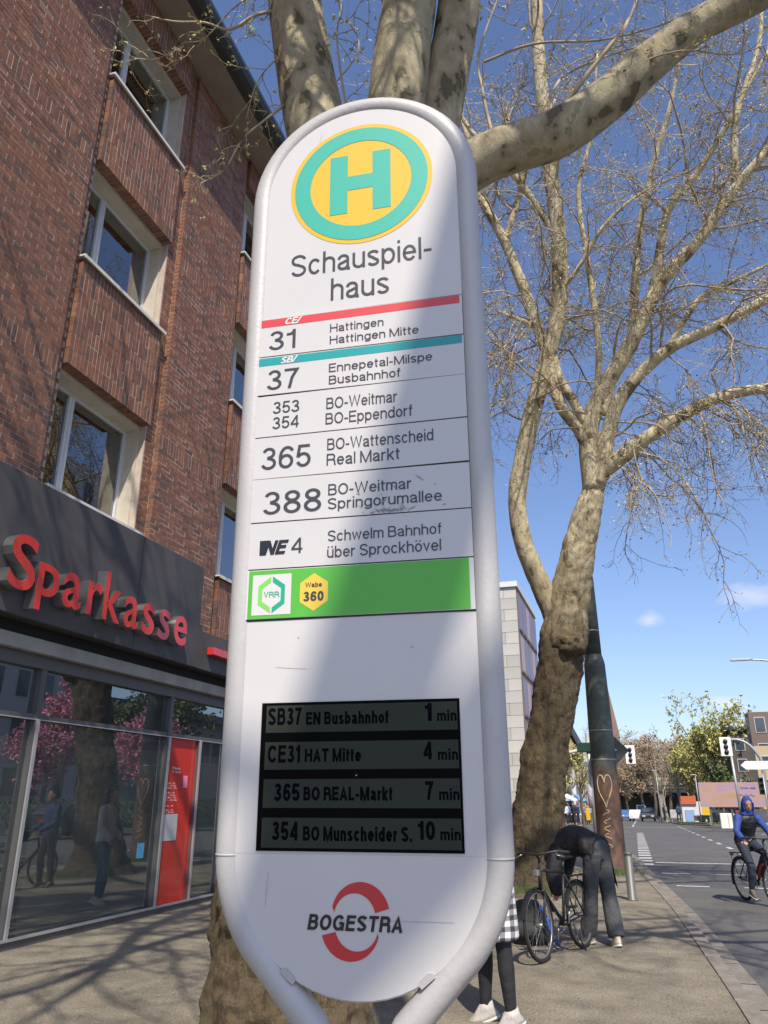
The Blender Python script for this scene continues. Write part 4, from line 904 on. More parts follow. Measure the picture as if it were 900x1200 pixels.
for p_, r_ in TW1:
    a = np.array([[tuple(v) for v in catmull(p_, 4)]]); K = a.shape[1]; rr_ = np.linspace(r_, r_ * .35, K)[None]; L_.append(sticks(a, rr_, 5))
    st, d, _ = kids(a, rr_, 9, .1, 1, 1.0, -.15); P_, R2 = grow(st, d, RNG.uniform(.25, .6, len(st)), np.full(len(st), .0055), 5, .6, -.06); L_.append(sticks(P_, R2)); ends.append(P_[:, 2:].reshape(-1, 3)[::2])
    st, d, _ = kids(P_, R2, 3, .3, 1, 1.0); P2, R3 = grow(st, d, RNG.uniform(.08, .22, len(st)), np.full(len(st), .003), 3, .5); L_.append(sticks(P2, R3)); ends.append(P2[:, -1])
V_, F_ = merge(L_); o = bpy.data.objects.new('twigs', np_mesh('twigs', V_ - np.array(T1), F_)); link(o, M_TWIG, t1, kind='stuff')
E_ = np.concatenate(ends); E_ = E_[RNG.random(len(E_)) < .62]
V_, F_ = leaf_quads(E_, .021, per=4); o = bpy.data.objects.new('young_leaves', np_mesh('young_leaves', V_ - np.array(T1), F_)); link(o, M_BUD, t1, kind='stuff')
# the rest of the first crown: branches, twigs and buds along the high limbs
L_ = []; ends = []
for key, per in (('L1', 9), ('L2', 9), ('L3', 9), ('L4', 12), ('L5', 3), ('L6', 12), ('L7', 8), ('L12', 14), ('L13', 14), ('L8', 9), ('L9', 15), ('L10', 16), ('L11', 15)):
    p_, r_ = LIM1[key]; a, b = limb_pts(p_, r_, 5); a = np.array([[tuple(v) for v in a]]); b = np.array([b])
    lo = {'L1': .68, 'L2': .68, 'L3': .86, 'L4': .78}.get(key, .2)
    st, d, rr_ = kids(a, b, per, lo, 1, 1.1, .25); P_, R2 = grow(st, d, RNG.uniform(1.4, 3.4, len(st)), np.minimum(rr_ * .4, .045), 7, .35, .02); L_.append(sticks(P_, R2, 5))
    st, d, rr_ = kids(P_, R2, 8, .15, 1, 1.0); P2, R3 = grow(st, d, RNG.uniform(.5, 1.3, len(st)), np.full(len(st), .012), 5, .5, -.03); L_.append(sticks(P2, R3))
    st, d, rr_ = kids(P2, R3, 6, .2, 1, 1.0); P3, R4 = grow(st, d, RNG.uniform(.15, .45, len(st)), np.full(len(st), .005), 3, .5, -.05); L_.append(sticks(P3, R4)); ends.append(P3[:, -1]); ends.append(P3[:, 1])
V_, F_ = merge(L_); o = bpy.data.objects.new('branches', np_mesh('branches', V_ - np.array(T1), F_)); link(o, M_TWIG, t1, kind='stuff')
E_ = np.concatenate(ends); V_, F_ = leaf_quads(E_[::2], .022, per=2); o = bpy.data.objects.new('buds', np_mesh('buds', V_ - np.array(T1), F_)); link(o, M_BUD, t1, kind='stuff')

# --- second plane tree, beside the rusty post
T2 = (-1.9, 16.3, 0)
t2 = thing('plane_tree', 'forked plane tree with dark mossy trunk between the sign and the rusty post', 'tree', T2)
LIM2 = {
 'trunk': ([(-2.12, 16.3, -.1), (-2.10, 16.3, .12), (-2.04, 16.3, .6), (-1.92, 16.3, 1.36), (-1.78, 16.3, 2.15), (-1.59, 16.3, 2.97), (-1.39, 16.3, 3.81), (-1.20, 16.3, 4.68), (-.99, 16.3, 5.57), (-.67, 16.0, 6.58), (-.37, 15.75, 7.42), (-.19, 15.6, 7.95)], [1.0, .78, .60, .53, .50, .49, .50, .54, .46, .37, .30, .16]),
 'L': ([(-1.30, 16.3, 4.9), (-1.36, 16.3, 5.25), (-1.56, 16.25, 5.85), (-1.83, 16.0, 6.69), (-1.90, 15.75, 7.60), (-1.70, 15.5, 8.48), (-1.35, 15.2, 9.53), (-.95, 14.9, 10.56), (-.59, 14.6, 11.60), (-.44, 14.2, 13.07), (-.46, 13.8, 14.61), (-.47, 13.3, 16.60), (-.37, 12.8, 18.6), (-.2, 12.4, 21)], [.30, .29, .26, .235, .23, .23, .225, .22, .21, .20, .19, .18, .15, .06]),
 'a': ([(-.22, 15.65, 7.75), (-.10, 15.6, 7.98), (.24, 15.5, 8.22), (.93, 15.36, 8.61), (1.98, 15.18, 9.08), (2.79, 15.1, 9.22), (3.71, 15.05, 9.21), (5.2, 14.9, 9.5), (7, 14.8, 10.2)], [.22, .22, .21, .175, .15, .13, .12, .09, .04]),
 'b': ([(-.19, 15.6, 7.8), (.0, 15.45, 8.35), (.13, 15.35, 8.76), (.53, 15.11, 9.54), (1.45, 14.86, 10.26), (2.54, 14.7, 10.6), (3.78, 14.48, 11.09), (5.6, 14.3, 12.4)], [.22, .20, .19, .17, .145, .125, .11, .04]),
 'c': ([(-.27, 15.66, 7.7), (-.29, 15.45, 8.47), (-.19, 15.28, 9.07), (.10, 15.1, 9.65), (.77, 14.83, 10.51), (1.53, 14.45, 11.68), (2.35, 14.2, 12.37), (3.13, 13.9, 13.21), (4.14, 13.55, 14.12), (5.5, 13, 15.6)], [.27, .24, .23, .22, .195, .17, .145, .125, .10, .04]),
 'd': ([(-.22, 15.5, 8.2), (-.42, 15.33, 8.93), (-.79, 15.15, 9.62), (-1.03, 14.76, 11.09), (-1.61, 14.22, 13.28), (-2.05, 13.96, 14.43), (-2.09, 13.75, 15.29), (-2.6, 13.3, 17.5)], [.19, .17, .155, .15, .13, .11, .095, .03]),
 'e': ([(.05, 15.2, 9.2), (.20, 15.15, 9.46), (.42, 14.95, 10.13), (.83, 14.75, 10.76), (1.18, 14.2, 12.66), (1.61, 13.8, 14.01), (2.18, 13.36, 15.45), (2.52, 13, 16.67)], [.13, .13, .12, .11, .09, .07, .05, .03]),
 'f': ([(.77, 14.83, 10.51), (1.35, 14.5, 11.55), (1.80, 14.05, 13.05), (2.42, 13.83, 13.68), (3.08, 13.55, 14.46), (4.02, 13.1, 15.73)], [.13, .12, .10, .085, .07, .03]),
 'g': ([(-.28, 15.3, 8.9), (.05, 15.0, 9.9), (.15, 14.75, 10.90), (.11, 14.32, 12.49), (.08, 13.92, 14.00), (.46, 13.6, 15.11), (.80, 13.1, 16.94)], [.09, .085, .08, .07, .06, .05, .02]),
 'h': ([(-.25, 15.25, 9.0), (-.74, 15.0, 10.15), (-.84, 14.8, 10.91), (-1.26, 14.7, 11.37), (-1.9, 14.5, 11.7)], [.13, .11, .09, .07, .03]),
 'i': ([(1.45, 14.86, 10.26), (2.22, 14.55, 11.18), (2.88, 14.45, 11.38), (3.85, 14.3, 11.66)], [.08, .07, .055, .03]),
 'j': ([(-1.61, 14.22, 13.28), (-1.2, 14.0, 14.3), (-.9, 13.8, 15.1), (-.2, 13.4, 16.2)], [.10, .08, .06, .03]),
 'k': ([(-.44, 14.2, 13.07), (-1.2, 13.8, 14.6), (-2.1, 13.2, 15.7), (-2.6, 12.8, 17)], [.10, .09, .06, .03]),
 'l': ([(-.55, 14.5, 11.9), (-.1, 14.2, 12.2), (.5, 13.9, 12.9), (1.3, 13.6, 13.3), (2.4, 13.3, 13.4)], [.06, .055, .05, .04, .02]),
 'm': ([(3.13, 13.9, 13.21), (3.3, 13.5, 14.6), (3.9, 13.2, 16), (4.2, 13, 17.6)], [.09, .08, .06, .03]),
}
LIM2 = {k_: (p_, [x * (.90 if k_ == 'trunk' else .84) for x in r_]) for k_, (p_, r_) in LIM2.items()}
for k_, (p_, r_) in LIM2.items():
    nn = 18 if k_ == 'trunk' else 7; q = MB(); a, b = limb_pts(p_, r_, nn); q.tube(a, b, 72 if k_ == 'trunk' else 14, jit=.12 if k_ == 'trunk' else .06); part('trunk' if k_ == 'trunk' else 'limb', q, M_BARK2, t2)
q = MB(); q.ball((-1.05, 15.95, 4.5), .30, 14, (1, .8, .8), .5); part('burl', q, M_BARK2, t2)
L_ = []; ends = []; balls = []
plan = {'L': (22, .38, .1), 'a': (14, .2, -.25), 'b': (13, .25, -.05), 'c': (16, .3, .1), 'd': (13, .25, .05), 'e': (11, .35, .1), 'f': (12, .3, .1), 'g': (11, .3, .1), 'h': (9, .3, -.1), 'i': (8, .2, 0), 'j': (8, .2, .1), 'k': (9, .2, .1), 'l': (9, .2, 0), 'm': (9, .2, .1)}
for key, (per, lo, up) in plan.items():
    p_, r_ = LIM2[key]; a, b = limb_pts(p_, r_, 5); a = np.array([[tuple(v) for v in a]]); b = np.array([b])
    st, d, rr_ = kids(a, b, per, lo, 1, 1.15, up); P_, R2 = grow(st, d, RNG.uniform(1.2, 3.2, len(st)), np.minimum(rr_ * .38, .030), 8, .42, -.01 if up > 0 else -.07); L_.append(sticks(P_, R2, 4))
    st, d, rr_ = kids(P_, R2, 9, .12, 1, 1.0); P2, R3 = grow(st, d, RNG.uniform(.6, 1.5, len(st)), np.full(len(st), .0095), 6, .5, -.05); L_.append(sticks(P2, R3))
    st, d, rr_ = kids(P2, R3, 7, .15, 1, 1.0); P3, R4 = grow(st, d, RNG.uniform(.2, .55, len(st)), np.full(len(st), .0042), 3, .5, -.08); L_.append(sticks(P3, R4)); ends += [P3[:, -1], P3[:, 1], P3[:, 2]]
    balls.append(P3[RNG.random(len(P3)) < .05][:, -1])
# drooping strings of twigs on the right-hand side
for key, per in (('a', 18), ('b', 6), ('h', 4)):
    p_, r_ = LIM2[key]; a, b = limb_pts(p_, r_, 5); a = np.array([[tuple(v) for v in a]]); b = np.array([b])
    st, d, rr_ = kids(a, b, per, .22, .85, .8, -.7); P_, R2 = grow(st, d, RNG.uniform(1.6, 3.6, len(st)), np.full(len(st), .02), 10, .35, -.16); L_.append(sticks(P_, R2, 4))
    st, d, rr_ = kids(P_, R2, 10, .15, 1, .9, -.3); P2, R3 = grow(st, d, RNG.uniform(.5, 1.3, len(st)), np.full(len(st), .009), 6, .4, -.14); L_.append(sticks(P2, R3))
    st, d, rr_ = kids(P2, R3, 6, .15, 1, 1.0, -.2); P3, R4 = grow(st, d, RNG.uniform(.15, .4, len(st)), np.full(len(st), .005), 3, .5, -.1); L_.append(sticks(P3, R4)); ends += [P3[:, -1], P3[:, 2]]
    balls.append(P3[RNG.random(len(P3)) < .06][:, -1])
V_, F_ = merge(L_); o = bpy.data.objects.new('twigs', np_mesh('twigs', V_ - np.array(T2), F_)); link(o, M_TWIG, t2, kind='stuff')
E_ = np.concatenate(ends); E_ = E_[RNG.random(len(E_)) < .75]
V_, F_ = leaf_quads(E_, .019, per=3); o = bpy.data.objects.new('buds', np_mesh('buds', V_ - np.array(T2), F_)); link(o, M_BUD2, t2, kind='stuff')
Bp = np.concatenate(balls) - np.array([0, 0, .06]); OC = np.array([[1, 0, 0], [-1, 0, 0], [0, 1, 0], [0, -1, 0], [0, 0, 1], [0, 0, -1]]) * .022; OF = np.array([[0, 2, 4], [2, 1, 4], [1, 3, 4], [3, 0, 4], [2, 0, 5], [1, 2, 5], [3, 1, 5], [0, 3, 5]])
V_ = (Bp[:, None] + OC[None]).reshape(-1, 3); F_ = (np.arange(len(Bp))[:, None, None] * 6 + OF[None]).reshape(-1, 3)
o = bpy.data.objects.new('seed_balls', np_mesh('seed_balls', V_ - np.array(T2), F_)); link(o, M_BALL, t2, kind='stuff')

# --- trees farther off: trunk, limbs, twigs, leaves
def far_tree(loc, h, spread, bark, leaf, label, group=None, dens=1.0, leaf_size=.10, leaves=3, pale=False, seed=1, name='street_tree', pol=1.0):
    rng = np.random.default_rng(seed); x, y, z = loc
    t = thing(name, label, 'tree', (x, y, z), group)
    k = 9; base = np.array([[[x, y, z - .1 + h * .62 * i / k] for i in range(k + 1)]]); base[0, :, :2] += np.cumsum(rng.normal(0, h * .007, (k + 1, 2)), 0)
    rt_ = np.linspace(h * .024, h * .012, k + 1)[None]; rt_[0, 0] *= 1.5
    V1, F1 = sticks(base, rt_, 8); o = bpy.data.objects.new('trunk', np_mesh('trunk', V1 - np.array(loc), F1, True)); link(o, bark, t)
    st, d, rr_ = kids(base, rt_, int(11 * pol), .42, 1, 1.0, .55, rng); P_, R2 = grow(st, d, rng.uniform(.3, .55, len(st)) * h * spread, np.full(len(st), h * .008), 6, .3, .04, rng=rng)
    V1, F1 = sticks(P_, R2, 5); o = bpy.data.objects.new('limbs', np_mesh('limbs', V1 - np.array(loc), F1, True)); link(o, bark, t)
    L1 = []; st, d, rr_ = kids(P_, R2, int(9 * dens), .15, 1, .9, .15, rng); P2, R3 = grow(st, d, rng.uniform(.10, .24, len(st)) * h * spread, np.full(len(st), h * .0024), 5, .4, .0, rng=rng); L1.append(sticks(P2, R3))
    st, d, rr_ = kids(P2, R3, int(8 * dens), .15, 1, 1.0, .1, rng); P3, R4 = grow(st, d, rng.uniform(.05, .11, len(st)) * h, np.full(len(st), h * .0013), 3, .5, .0, rng=rng); L1.append(sticks(P3, R4))
    V1, F1 = merge(L1); o = bpy.data.objects.new('twigs', np_mesh('twigs', V1 - np.array(loc), F1)); link(o, M_TWIGF if not pale else M_TWIGP, t, kind='stuff')
    if leaf:
        V1, F1 = leaf_quads(np.concatenate([P3[:, -1], P3[:, 1], P2[:, -1]]), leaf_size, rng, leaves, .7); o = bpy.data.objects.new('crown', np_mesh('crown', V1 - np.array(loc), F1)); link(o, leaf, t, kind='stuff')
    return t
M_TWIGF = mat('twig_far', (.30, .23, .165), .9); M_TWIGP = mat('twig_pale', (.34, .30, .22), .9)  # far twigs lightened in their colour to imitate distance haze
M_BKF = mat('bark_far', (.13, .10, .075), .9, col2=(.08, .065, .05), noise_scale=3); M_BKP = mat('bark_pale', (.42, .39, .31), .9, col2=(.27, .25, .18), noise_scale=3)
M_LY = mat('leaf_spring_yellow', (.42, .41, .13), .8, island=.4); M_LB = mat('leaf_brown_buds', (.33, .25, .16), .8, island=.4); M_LG = mat('leaf_green', (.10, .135, .05), .8, island=.4)
M_PINK = mat('blossom_pink', (.62, .26, .36), .8, island=.35); M_LO = mat('leaf_olive', (.27, .26, .10), .8, island=.4)
def TX(px): return math.tan(math.atan((px - 450) / 960) - YAW)
def ft(px, Y, top, **k): 
    z = zr(Y) + .05; h = (1.6 + Y * (935 - top) / 925) - z; return far_tree((TX(px) * Y, Y, z), h, k.pop('spread', .9), k.pop('bark', M_BKF), k.pop('leaf', M_LB), **k)
G_ = 'bare brown trees lining the far street'
ft(797, 112, 872, bark=M_BKP, leaf=None, label='pale barked plane tree with bare forked limbs on the far green', pale=True, seed=3, spread=1.0, dens=.8)
ft(779, 104, 893, bark=M_BKP, leaf=None, label='small pale barked tree left of the taller pale plane on the far green', pale=True, seed=4, dens=.7)
ft(842, 96, 846, leaf=M_LY, label='tall yellow green tree in young leaf behind the white signal board', seed=5, leaf_size=.16, leaves=4, dens=1.2, spread=1.05)
ft(822, 108, 872, leaf=M_LY, label='shorter yellow green tree left of the tall yellow green one', seed=6, leaf_size=.15, leaves=3)
ft(812, 118, 880, leaf=M_LO, label='olive budding tree above the orange kiosk roof', seed=16, leaf_size=.14, leaves=3)
for i, (px, Y, top) in enumerate([(752, 170, 884), (735, 190, 892), (768, 150, 878), (784, 165, 874), (808, 140, 878), (722, 205, 886), (745, 215, 880), (829, 150, 880)]):
    ft(px, Y, top, label=['bare brown tree just right of the bridge middle', 'bare brown tree above the left end of the bridge', 'bare brown tree left of the pale planes', 'bare brown tree directly behind the pale planes', 'bare brown tree behind the orange kiosk', 'bare brown tree seen right of the rusty post', 'tall bare brown tree beyond the bridge deck', 'bare brown tree behind the yellow green ones'][i], group=G_, seed=20 + i, leaf_size=.20, leaves=3, dens=1.2, spread=1.1)
ft(711, 120, 838, leaf=None, label='leafless dark tree showing behind the upper rusty post', seed=40, spread=.8, dens=1.0)
ft(683, 62, 888, leaf=None, label='small crooked leafless tree left of the rusty post', seed=41, spread=.9, dens=.6)
ft(668, 88, 858, leaf=M_LY, label='yellow green young tree against the ochre gabled building', seed=42, leaf_size=.12, leaves=2, spread=.6)
ft(858, 70, 905, leaf=M_LG, label='dark green bush-like tree behind the billboard', seed=43, leaf_size=.12, leaves=3, spread=.9)
# across the road on the right, out of frame but mirrored in the shop glass
for i, (x, y, h) in enumerate([(13.5, 33, 6.4), (13.8, 42, 6.6)]):
    far_tree((x, y, 0), h, 1.1, M_BKF, M_PINK, ['pink blossoming cherry tree across the road, nearer of the two', 'pink blossoming cherry tree across the road, farther of the two'][i], 'pink cherry trees across the road', 1.3, .09, 7, seed=50 + i, name='cherry_tree')
far_tree((17, 47, 0), 10, .9, M_BKF, M_LG, 'green leafed tree across the road beyond the pink cherries', None, 1.2, .16, 4, seed=53)

# ------------------------------------------------------------ buildings far off
M_GLF = mat('far_window', (.06, .075, .095), .12, spec=.8)
def block(name, label, x0, x1, y0, y1, z0, z1, m, wins_front=None, wins_side=None, side='x1', roof=None, cat='building', win_m=M_GLF, flat=True):
    t = thing(name, label, cat, ((x0 + x1) / 2, y0, z0)); q = MB(); q.box((x0, y0, z0 - 1), (x1, y1, z1)); part('wall', q, m, t)
    def grid(nw, nh, zb, zt, fr=.55):
        for j in range(nh):
            for i in range(nw): yield i, j, nw, nh
    if wins_front:
        nw, nh, zb, zt, fx, fz = wins_front; dx = (x1 - x0) / nw; dz = (zt - zb) / nh
        for i in range(nw):
            for j in range(nh):
                cx = x0 + dx * (i + .5); cz = zb + dz * (j + .5); w, h = dx * fx / 2, dz * fz / 2
                q = MB(); q.box((cx - w - .06, y0 - .06, cz - h - .06), (cx + w + .06, y0 - .002, cz + h + .06)); f = part('window', q, M_FRAME, t); q = MB(); q.box((cx - w, y0 - .075, cz - h), (cx + w, y0 - .061, cz + h)); part('pane', q, win_m, f)
    if wins_side:
        nw, nh, zb, zt, fy, fz = wins_side; dy = (y1 - y0) / nw; dz = (zt - zb) / nh; X = x1 if side == 'x1' else x0; s_ = 1 if side == 'x1' else -1
        for i in range(nw):
            for j in range(nh):
                cy = y0 + dy * (i + .5); cz = zb + dz * (j + .5); w, h = dy * fy / 2, dz * fz / 2
                q = MB(); q.box((X + s_ * .002, cy - w - .06, cz - h - .06), (X + s_ * .06, cy + w + .06, cz + h + .06)); f = part('window', q, M_FRAME, t); q = MB(); q.box((X + s_ * .061, cy - w, cz - h), (X + s_ * .075, cy + w, cz + h)); part('pane', q, win_m, f)
    return t
# stone clad building across the side street
M_STONE = mat('stone_cladding', (.46, .45, .42), .7, island=.13, noise_amt=.12, noise_scale=.9)
sb = thing('stone_clad_building', 'pale grey stone clad block with glazed side wall between the sign and the forked tree', 'building', (-11, 49, 0))
q = MB(); q.box((-24, 49.03, -1), (-6.36, 59, 14.5)); part('wall', q, mat('joint_grey', (.20, .195, .18), .8), sb)
q = MB(); q.box((-24, 48.85, 14.5), (-6.25, 59.05, 14.85)); part('parapet', q, mat('white_cap', (.62, .62, .60), .6), sb)
sr = random.Random(8); n_p = 0; rest = MB(); _sm = {}
z = -.3
while z < 14.4:
    hh = .74; x = -6.35; k = 0
    while x > -23:
        wd = 1.15 if (int(z / .74) + k) % 2 else .85; dj = sr.uniform(-.006, .006)
        if x > -11.5 and z > .6:
            if round(wd, 2) not in _sm: c = MB(); c.box((-wd / 2 + .012, -.03, -hh / 2 + .012), (wd / 2 - .012, .0, hh / 2 - .012)); me = c.mesh('stone_slab'); me.materials.append(M_STONE); _sm[round(wd, 2)] = me
            o = bpy.data.objects.new('stone_slab', _sm[round(wd, 2)]); o.location = Vector((x - wd / 2, 49.03 + dj, z + hh / 2)) - Vector((-11, 49, 0)); COL.objects.link(o); o.parent = sb; n_p += 1
        else: rest.box((x - wd + .012, 49.0, z + .012), (x - .012, 49.03, z + hh - .012))
        x -= wd; k += 1
    z += hh
part('stone_cladding', rest, M_STONE, sb, kind='stuff')
M_PURP = mat('tinted_side_glass', (.20, .19, .27), .4, spec=.3)
for j in range(5):
    for i in range(5):
        q = MB(); q.box((-6.355, 49.5 + i * 1.9, .9 + j * 2.72), (-6.30, 51.2 + i * 1.9, 3.35 + j * 2.72)); f = part('window', q, mat('brown_frame', (.20, .13, .12), .6), sb)
        q = MB(); q.box((-6.299, 49.62 + i * 1.9, 1.02 + j * 2.72), (-6.285, 51.08 + i * 1.9, 3.23 + j * 2.72)); part('pane', q, M_PURP if (i + j) % 3 else mat('pale_blind', (.42, .36, .38), .5), f)
# ochre gabled building and neighbours on the far left
M_OCH = mat('ochre_render', (.40, .30, .15), .85, col2=(.30, .22, .12), noise_scale=.6)
ob = block('ochre_building', 'ochre building with dark sloping gable behind the arched signal mast', -16, -6.6, 95, 108, zr(95), 7.3, M_OCH, (6, 3, .8, 7, .42, .55), (4, 3, .8, 7, .4, .55))
q = MB(); q.prism([(-16, 7.3), (-6.6, 7.3), (-8.2, 10.6), (-14.4, 10.6)], lambda u, w, d: (u, d, w), 95, 108); part('gable', q, M_OCH, ob)
q = MB()
for a, b in (((-6.2, 7.0), (-8.1, 11.0)), ((-16.4, 7.0), (-14.5, 11.0))): q.prism([a, b, (b[0], b[1] + .4), (a[0], a[1] + .4)], lambda u, w, d: (u, d, w), 94.6, 108.4)
q.box((-14.5, 94.6, 10.95), (-8.1, 108.4, 11.3)); part('roof', q, mat('slate_dark', (.035, .035, .04), .6), ob)
wb = block('white_shop_building', 'low white building with blue signs behind the crowd', -13.5, -6.4, 88, 94, zr(88), 4.2, mat('white_render', (.62, .62, .62), .7), (4, 1, -.6, 1.6, .6, .8))
q = MB(); q.box((-13, 87.85, 2.0), (-6.8, 87.93, 2.9)); part('sign_board', q, mat('blue_sign', (.12, .25, .45), .5), wb)
block('grey_house', 'grey house front beyond the ochre building', -9, -7.0, 120, 150, zr(120), 6.5, mat('grey_render', (.33, .32, .30), .8), None, (8, 3, -.5, 6, .4, .5))
cs = thing('church_tower', 'distant reddish church spire right of the rusty post', 'church', (TX(725) * 330, 330, -3))
q = MB(); cx = TX(725) * 330; q.box((cx - 2.6, 328, -4), (cx + 2.6, 333, 24)); part('tower', q, mat('spire_stone', (.20, .12, .10), .8), cs)
q = MB(); q.add([(cx - 2.9, 327.6, 24), (cx + 2.9, 327.6, 24), (cx + 2.9, 333.4, 24), (cx - 2.9, 333.4, 24), (cx, 330.5, 43)], [(0, 3, 2, 1), (0, 1, 4), (1, 2, 4), (2, 3, 4), (3, 0, 4)]); part('spire', q, MATS['spire_stone'], cs)
# right-hand buildings
M_DBR = mat('dark_brick', (.15, .125, .11), .85, col2=(.075, .06, .055), noise_scale=.8)
rbd = block('dark_brick_block', 'dark brick building with attic windows at the right behind the yellow green tree', TX(866) * 92, 30, 92, 108, zr(92), 8.3, M_DBR, (12, 4, -.4, 7.9, .5, .55))
q = MB(); q.box((TX(866) * 92 - .4, 91.6, 8.3), (30, 108, 8.65)); part('cornice', q, mat('slate_dark'), rbd)
tb = block('brown_gable_house', 'tall brown house with stepped top at the right edge', TX(892) * 84, 20, 84, 86.5, zr(84), 9.4, mat('brown_render', (.17, .13, .11), .85), (5, 4, -.3, 9.4, .45, .55), (2, 4, -.3, 9.4, .45, .55), side='x0')
cb = block('cream_house', 'cream rendered house front behind the green signal head', TX(893) * 76, 22, 76, 79, zr(76), 5.8, mat('cream_wall', (.50, .40, .25), .85), (7, 3, -.3, 5.4, .45, .5))
# railway bridge
M_CONC = mat('bridge_concrete', (.30, .28, .25), .85, col2=(.22, .205, .19), noise_scale=.4)
br = thing('railway_bridge', 'flat railway bridge crossing the street in the distance', 'bridge', (0, 200, -2.5))
q = MB(); q.box((-40, 200, 3.6), (60, 206, 4.4)); part('deck', q, mat('bridge_steel', (.06, .06, .055), .7), br)
q = MB(); q.box((-40, 199.6, 4.4), (60, 199.9, 5.5)); part('parapet', q, M_CONC, br)
q = MB(); q.box((-40, 200.2, 2.7), (60, 205, 3.6)); part('girder', q, mat('girder_dark', (.03, .03, .03), .7), br)
for x in (-14, -7.2, 4.5, 11): q = MB(); q.box((x - .5, 200.5, -3.2), (x + .5, 205, 2.7)); part('pier', q, M_CONC, br)
q = MB(); q.box((-60, 206.5, -3), (80, 208, 3.0)); part('abutment', q, mat('abutment_dark', (.06, .06, .055), .9), br)
# buildings across the road, mirrored in the shop glass
ab = block('apartment_tower', 'white apartment tower with dark balconies across the road', 24, 40, 36, 50, 0, 26, mat('white_render'), (5, 8, 1, 25.5, .5, .55), (6, 8, 1, 25.5, .45, .55), side='x0')
th = block('theatre', 'low grey theatre with flat roof and window band across the junction', 27, 70, 58, 92, -.4, 8.5, mat('grey_render'), (16, 1, 4.5, 7.5, .85, .8), (12, 1, 4.5, 7.5, .85, .8), side='x0')
q = MB(); q.prism([(25.5, 8.5), (71, 8.5), (71, 9.2), (56, 11.5), (40, 11.5), (25.5, 9.2)], lambda u, w, d: (u, d, w), 56, 94); part('roof', q, mat('roof_grey', (.16, .16, .17), .7), th)
# hedge across the road
V_, F_ = leaf_quads(np.stack([RNG.uniform(15, 17, 9000), RNG.uniform(20, 62, 9000), RNG.uniform(.05, 1.5, 9000)], 1), .09, per=1); o = bpy.data.objects.new('hedge', np_mesh('hedge', V_, F_)); link(o, M_LG, None, 'long clipped green hedge across the road', 'hedge')

# ------------------------------------------------------------ street furniture
M_RUST = grad_rust_mat(); M_GPAINT = mat('green_grey_paint', (.10, .13, .12), .5, col2=(.07, .09, .08), noise_scale=3); M_GALV = mat('galvanised', (.40, .42, .42), .45, metal=.4, col2=(.32, .34, .34), noise_scale=5)
M_DKG = mat('dark_green_housing', (.012, .045, .035), .4); M_BLACK = mat('black_plastic', (.015, .015, .017), .45); M_BWHITE = mat('board_white', (.78, .78, .76), .5)
po = thing('catenary_post', 'tall tapering steel post, green over rust, with a scratched heart low down', 'post', (-.76, 20, 0))
q = MB(); q.tube([(-.76, 20, z) for z in (-.1, 0, .05, 1.6, 3.1, 3.14, 4.70, 4.80, 4.95)], [.33, .33, .31, .295, .28, .285, .255, .24, .20], 28, cap=True); part('lower_shaft', q, M_RUST, po)
q = MB(); q.tube([(-.76, 20, z) for z in (4.95, 6.2, 6.9, 7.0, 7.1, 7.5)], [.198, .185, .175, .165, .135, .125], 24); part('upper_shaft', q, mat('green_post_paint', (.06, .08, .07), .5, col2=(.035, .045, .04), noise_scale=4), po)
for z, r_ in ((3.12, .288), (2.45, .290), (5.55, .196)): q = MB(); q.tube([(-.76, 20, z - .012), (-.76, 20, z + .012)], r_, 28); part('band', q, M_GALV, po)
# heart and scrawl wrapped on the shaft
def onpost(a, z, d=.004): r_ = .305 - .0095 * z + d; return (-.76 + r_ * math.sin(a), 20 - r_ * math.cos(a), z)
def scrawl(P, w=.014):
    q = MB(); q.tube([onpost(a, z) for a, z in P], w, 5, cap=True, smooth=True); return q
M_CHALK = mat('pale_scratch', (.50, .40, .26), .8)
q = MB()
hrt = [(.62 * (16 * math.sin(t) ** 3) / 17 * 1.0 - .08, 1.80 + .025 * (13 * math.cos(t) - 5 * math.cos(2 * t) - 2 * math.cos(3 * t) - math.cos(4 * t))) for t in np.linspace(0, 2 * math.pi, 40)]
q.tube([onpost(a, z) for a, z in hrt], .016, 5); zs = 1.42
for k in range(5):
    z0_ = 1.34 - k * .17; q.tube([onpost(-.12 + .30 * math.sin(u * 5 + k) * .8, z0_ - .13 * u) for u in np.linspace(0, 1, 12)], .013, 5)
part('heart_scratch', q, M_CHALK, po)
dg = thing('priority_sign', 'diamond shaped sign seen from behind, fixed to the rusty post', 'road sign', (-.68, 20.42, 2.65))
q = MB(); q.prism([(0, -.47), (.47, 0), (0, .47), (-.47, 0)], lambda u, w, d: (-.62 + u, 20.42 + d, 2.68 + w), 0, .03); part('sign_plate', q, M_GPAINT, dg)
q = MB(); q.box((-.80, 20.33, 2.66), (-.44, 20.418, 2.71)); part('bracket', q, M_GALV, dg)
bl = thing('bollard', 'grey steel bollard standing by the kerb in front of the rusty post', 'bollard', (-.31, 14.8, 0))
q = MB(); q.tube([(-.31, 14.8, z) for z in (0, .015, .03, .66, .665, .70, .705, .72, .735, .745)], [.095, .095, .072, .070, .064, .064, .070, .068, .055, .02], 20); part('post', q, M_GPAINT if False else mat('bollard_grey', (.13, .135, .135), .5, metal=.3), bl)
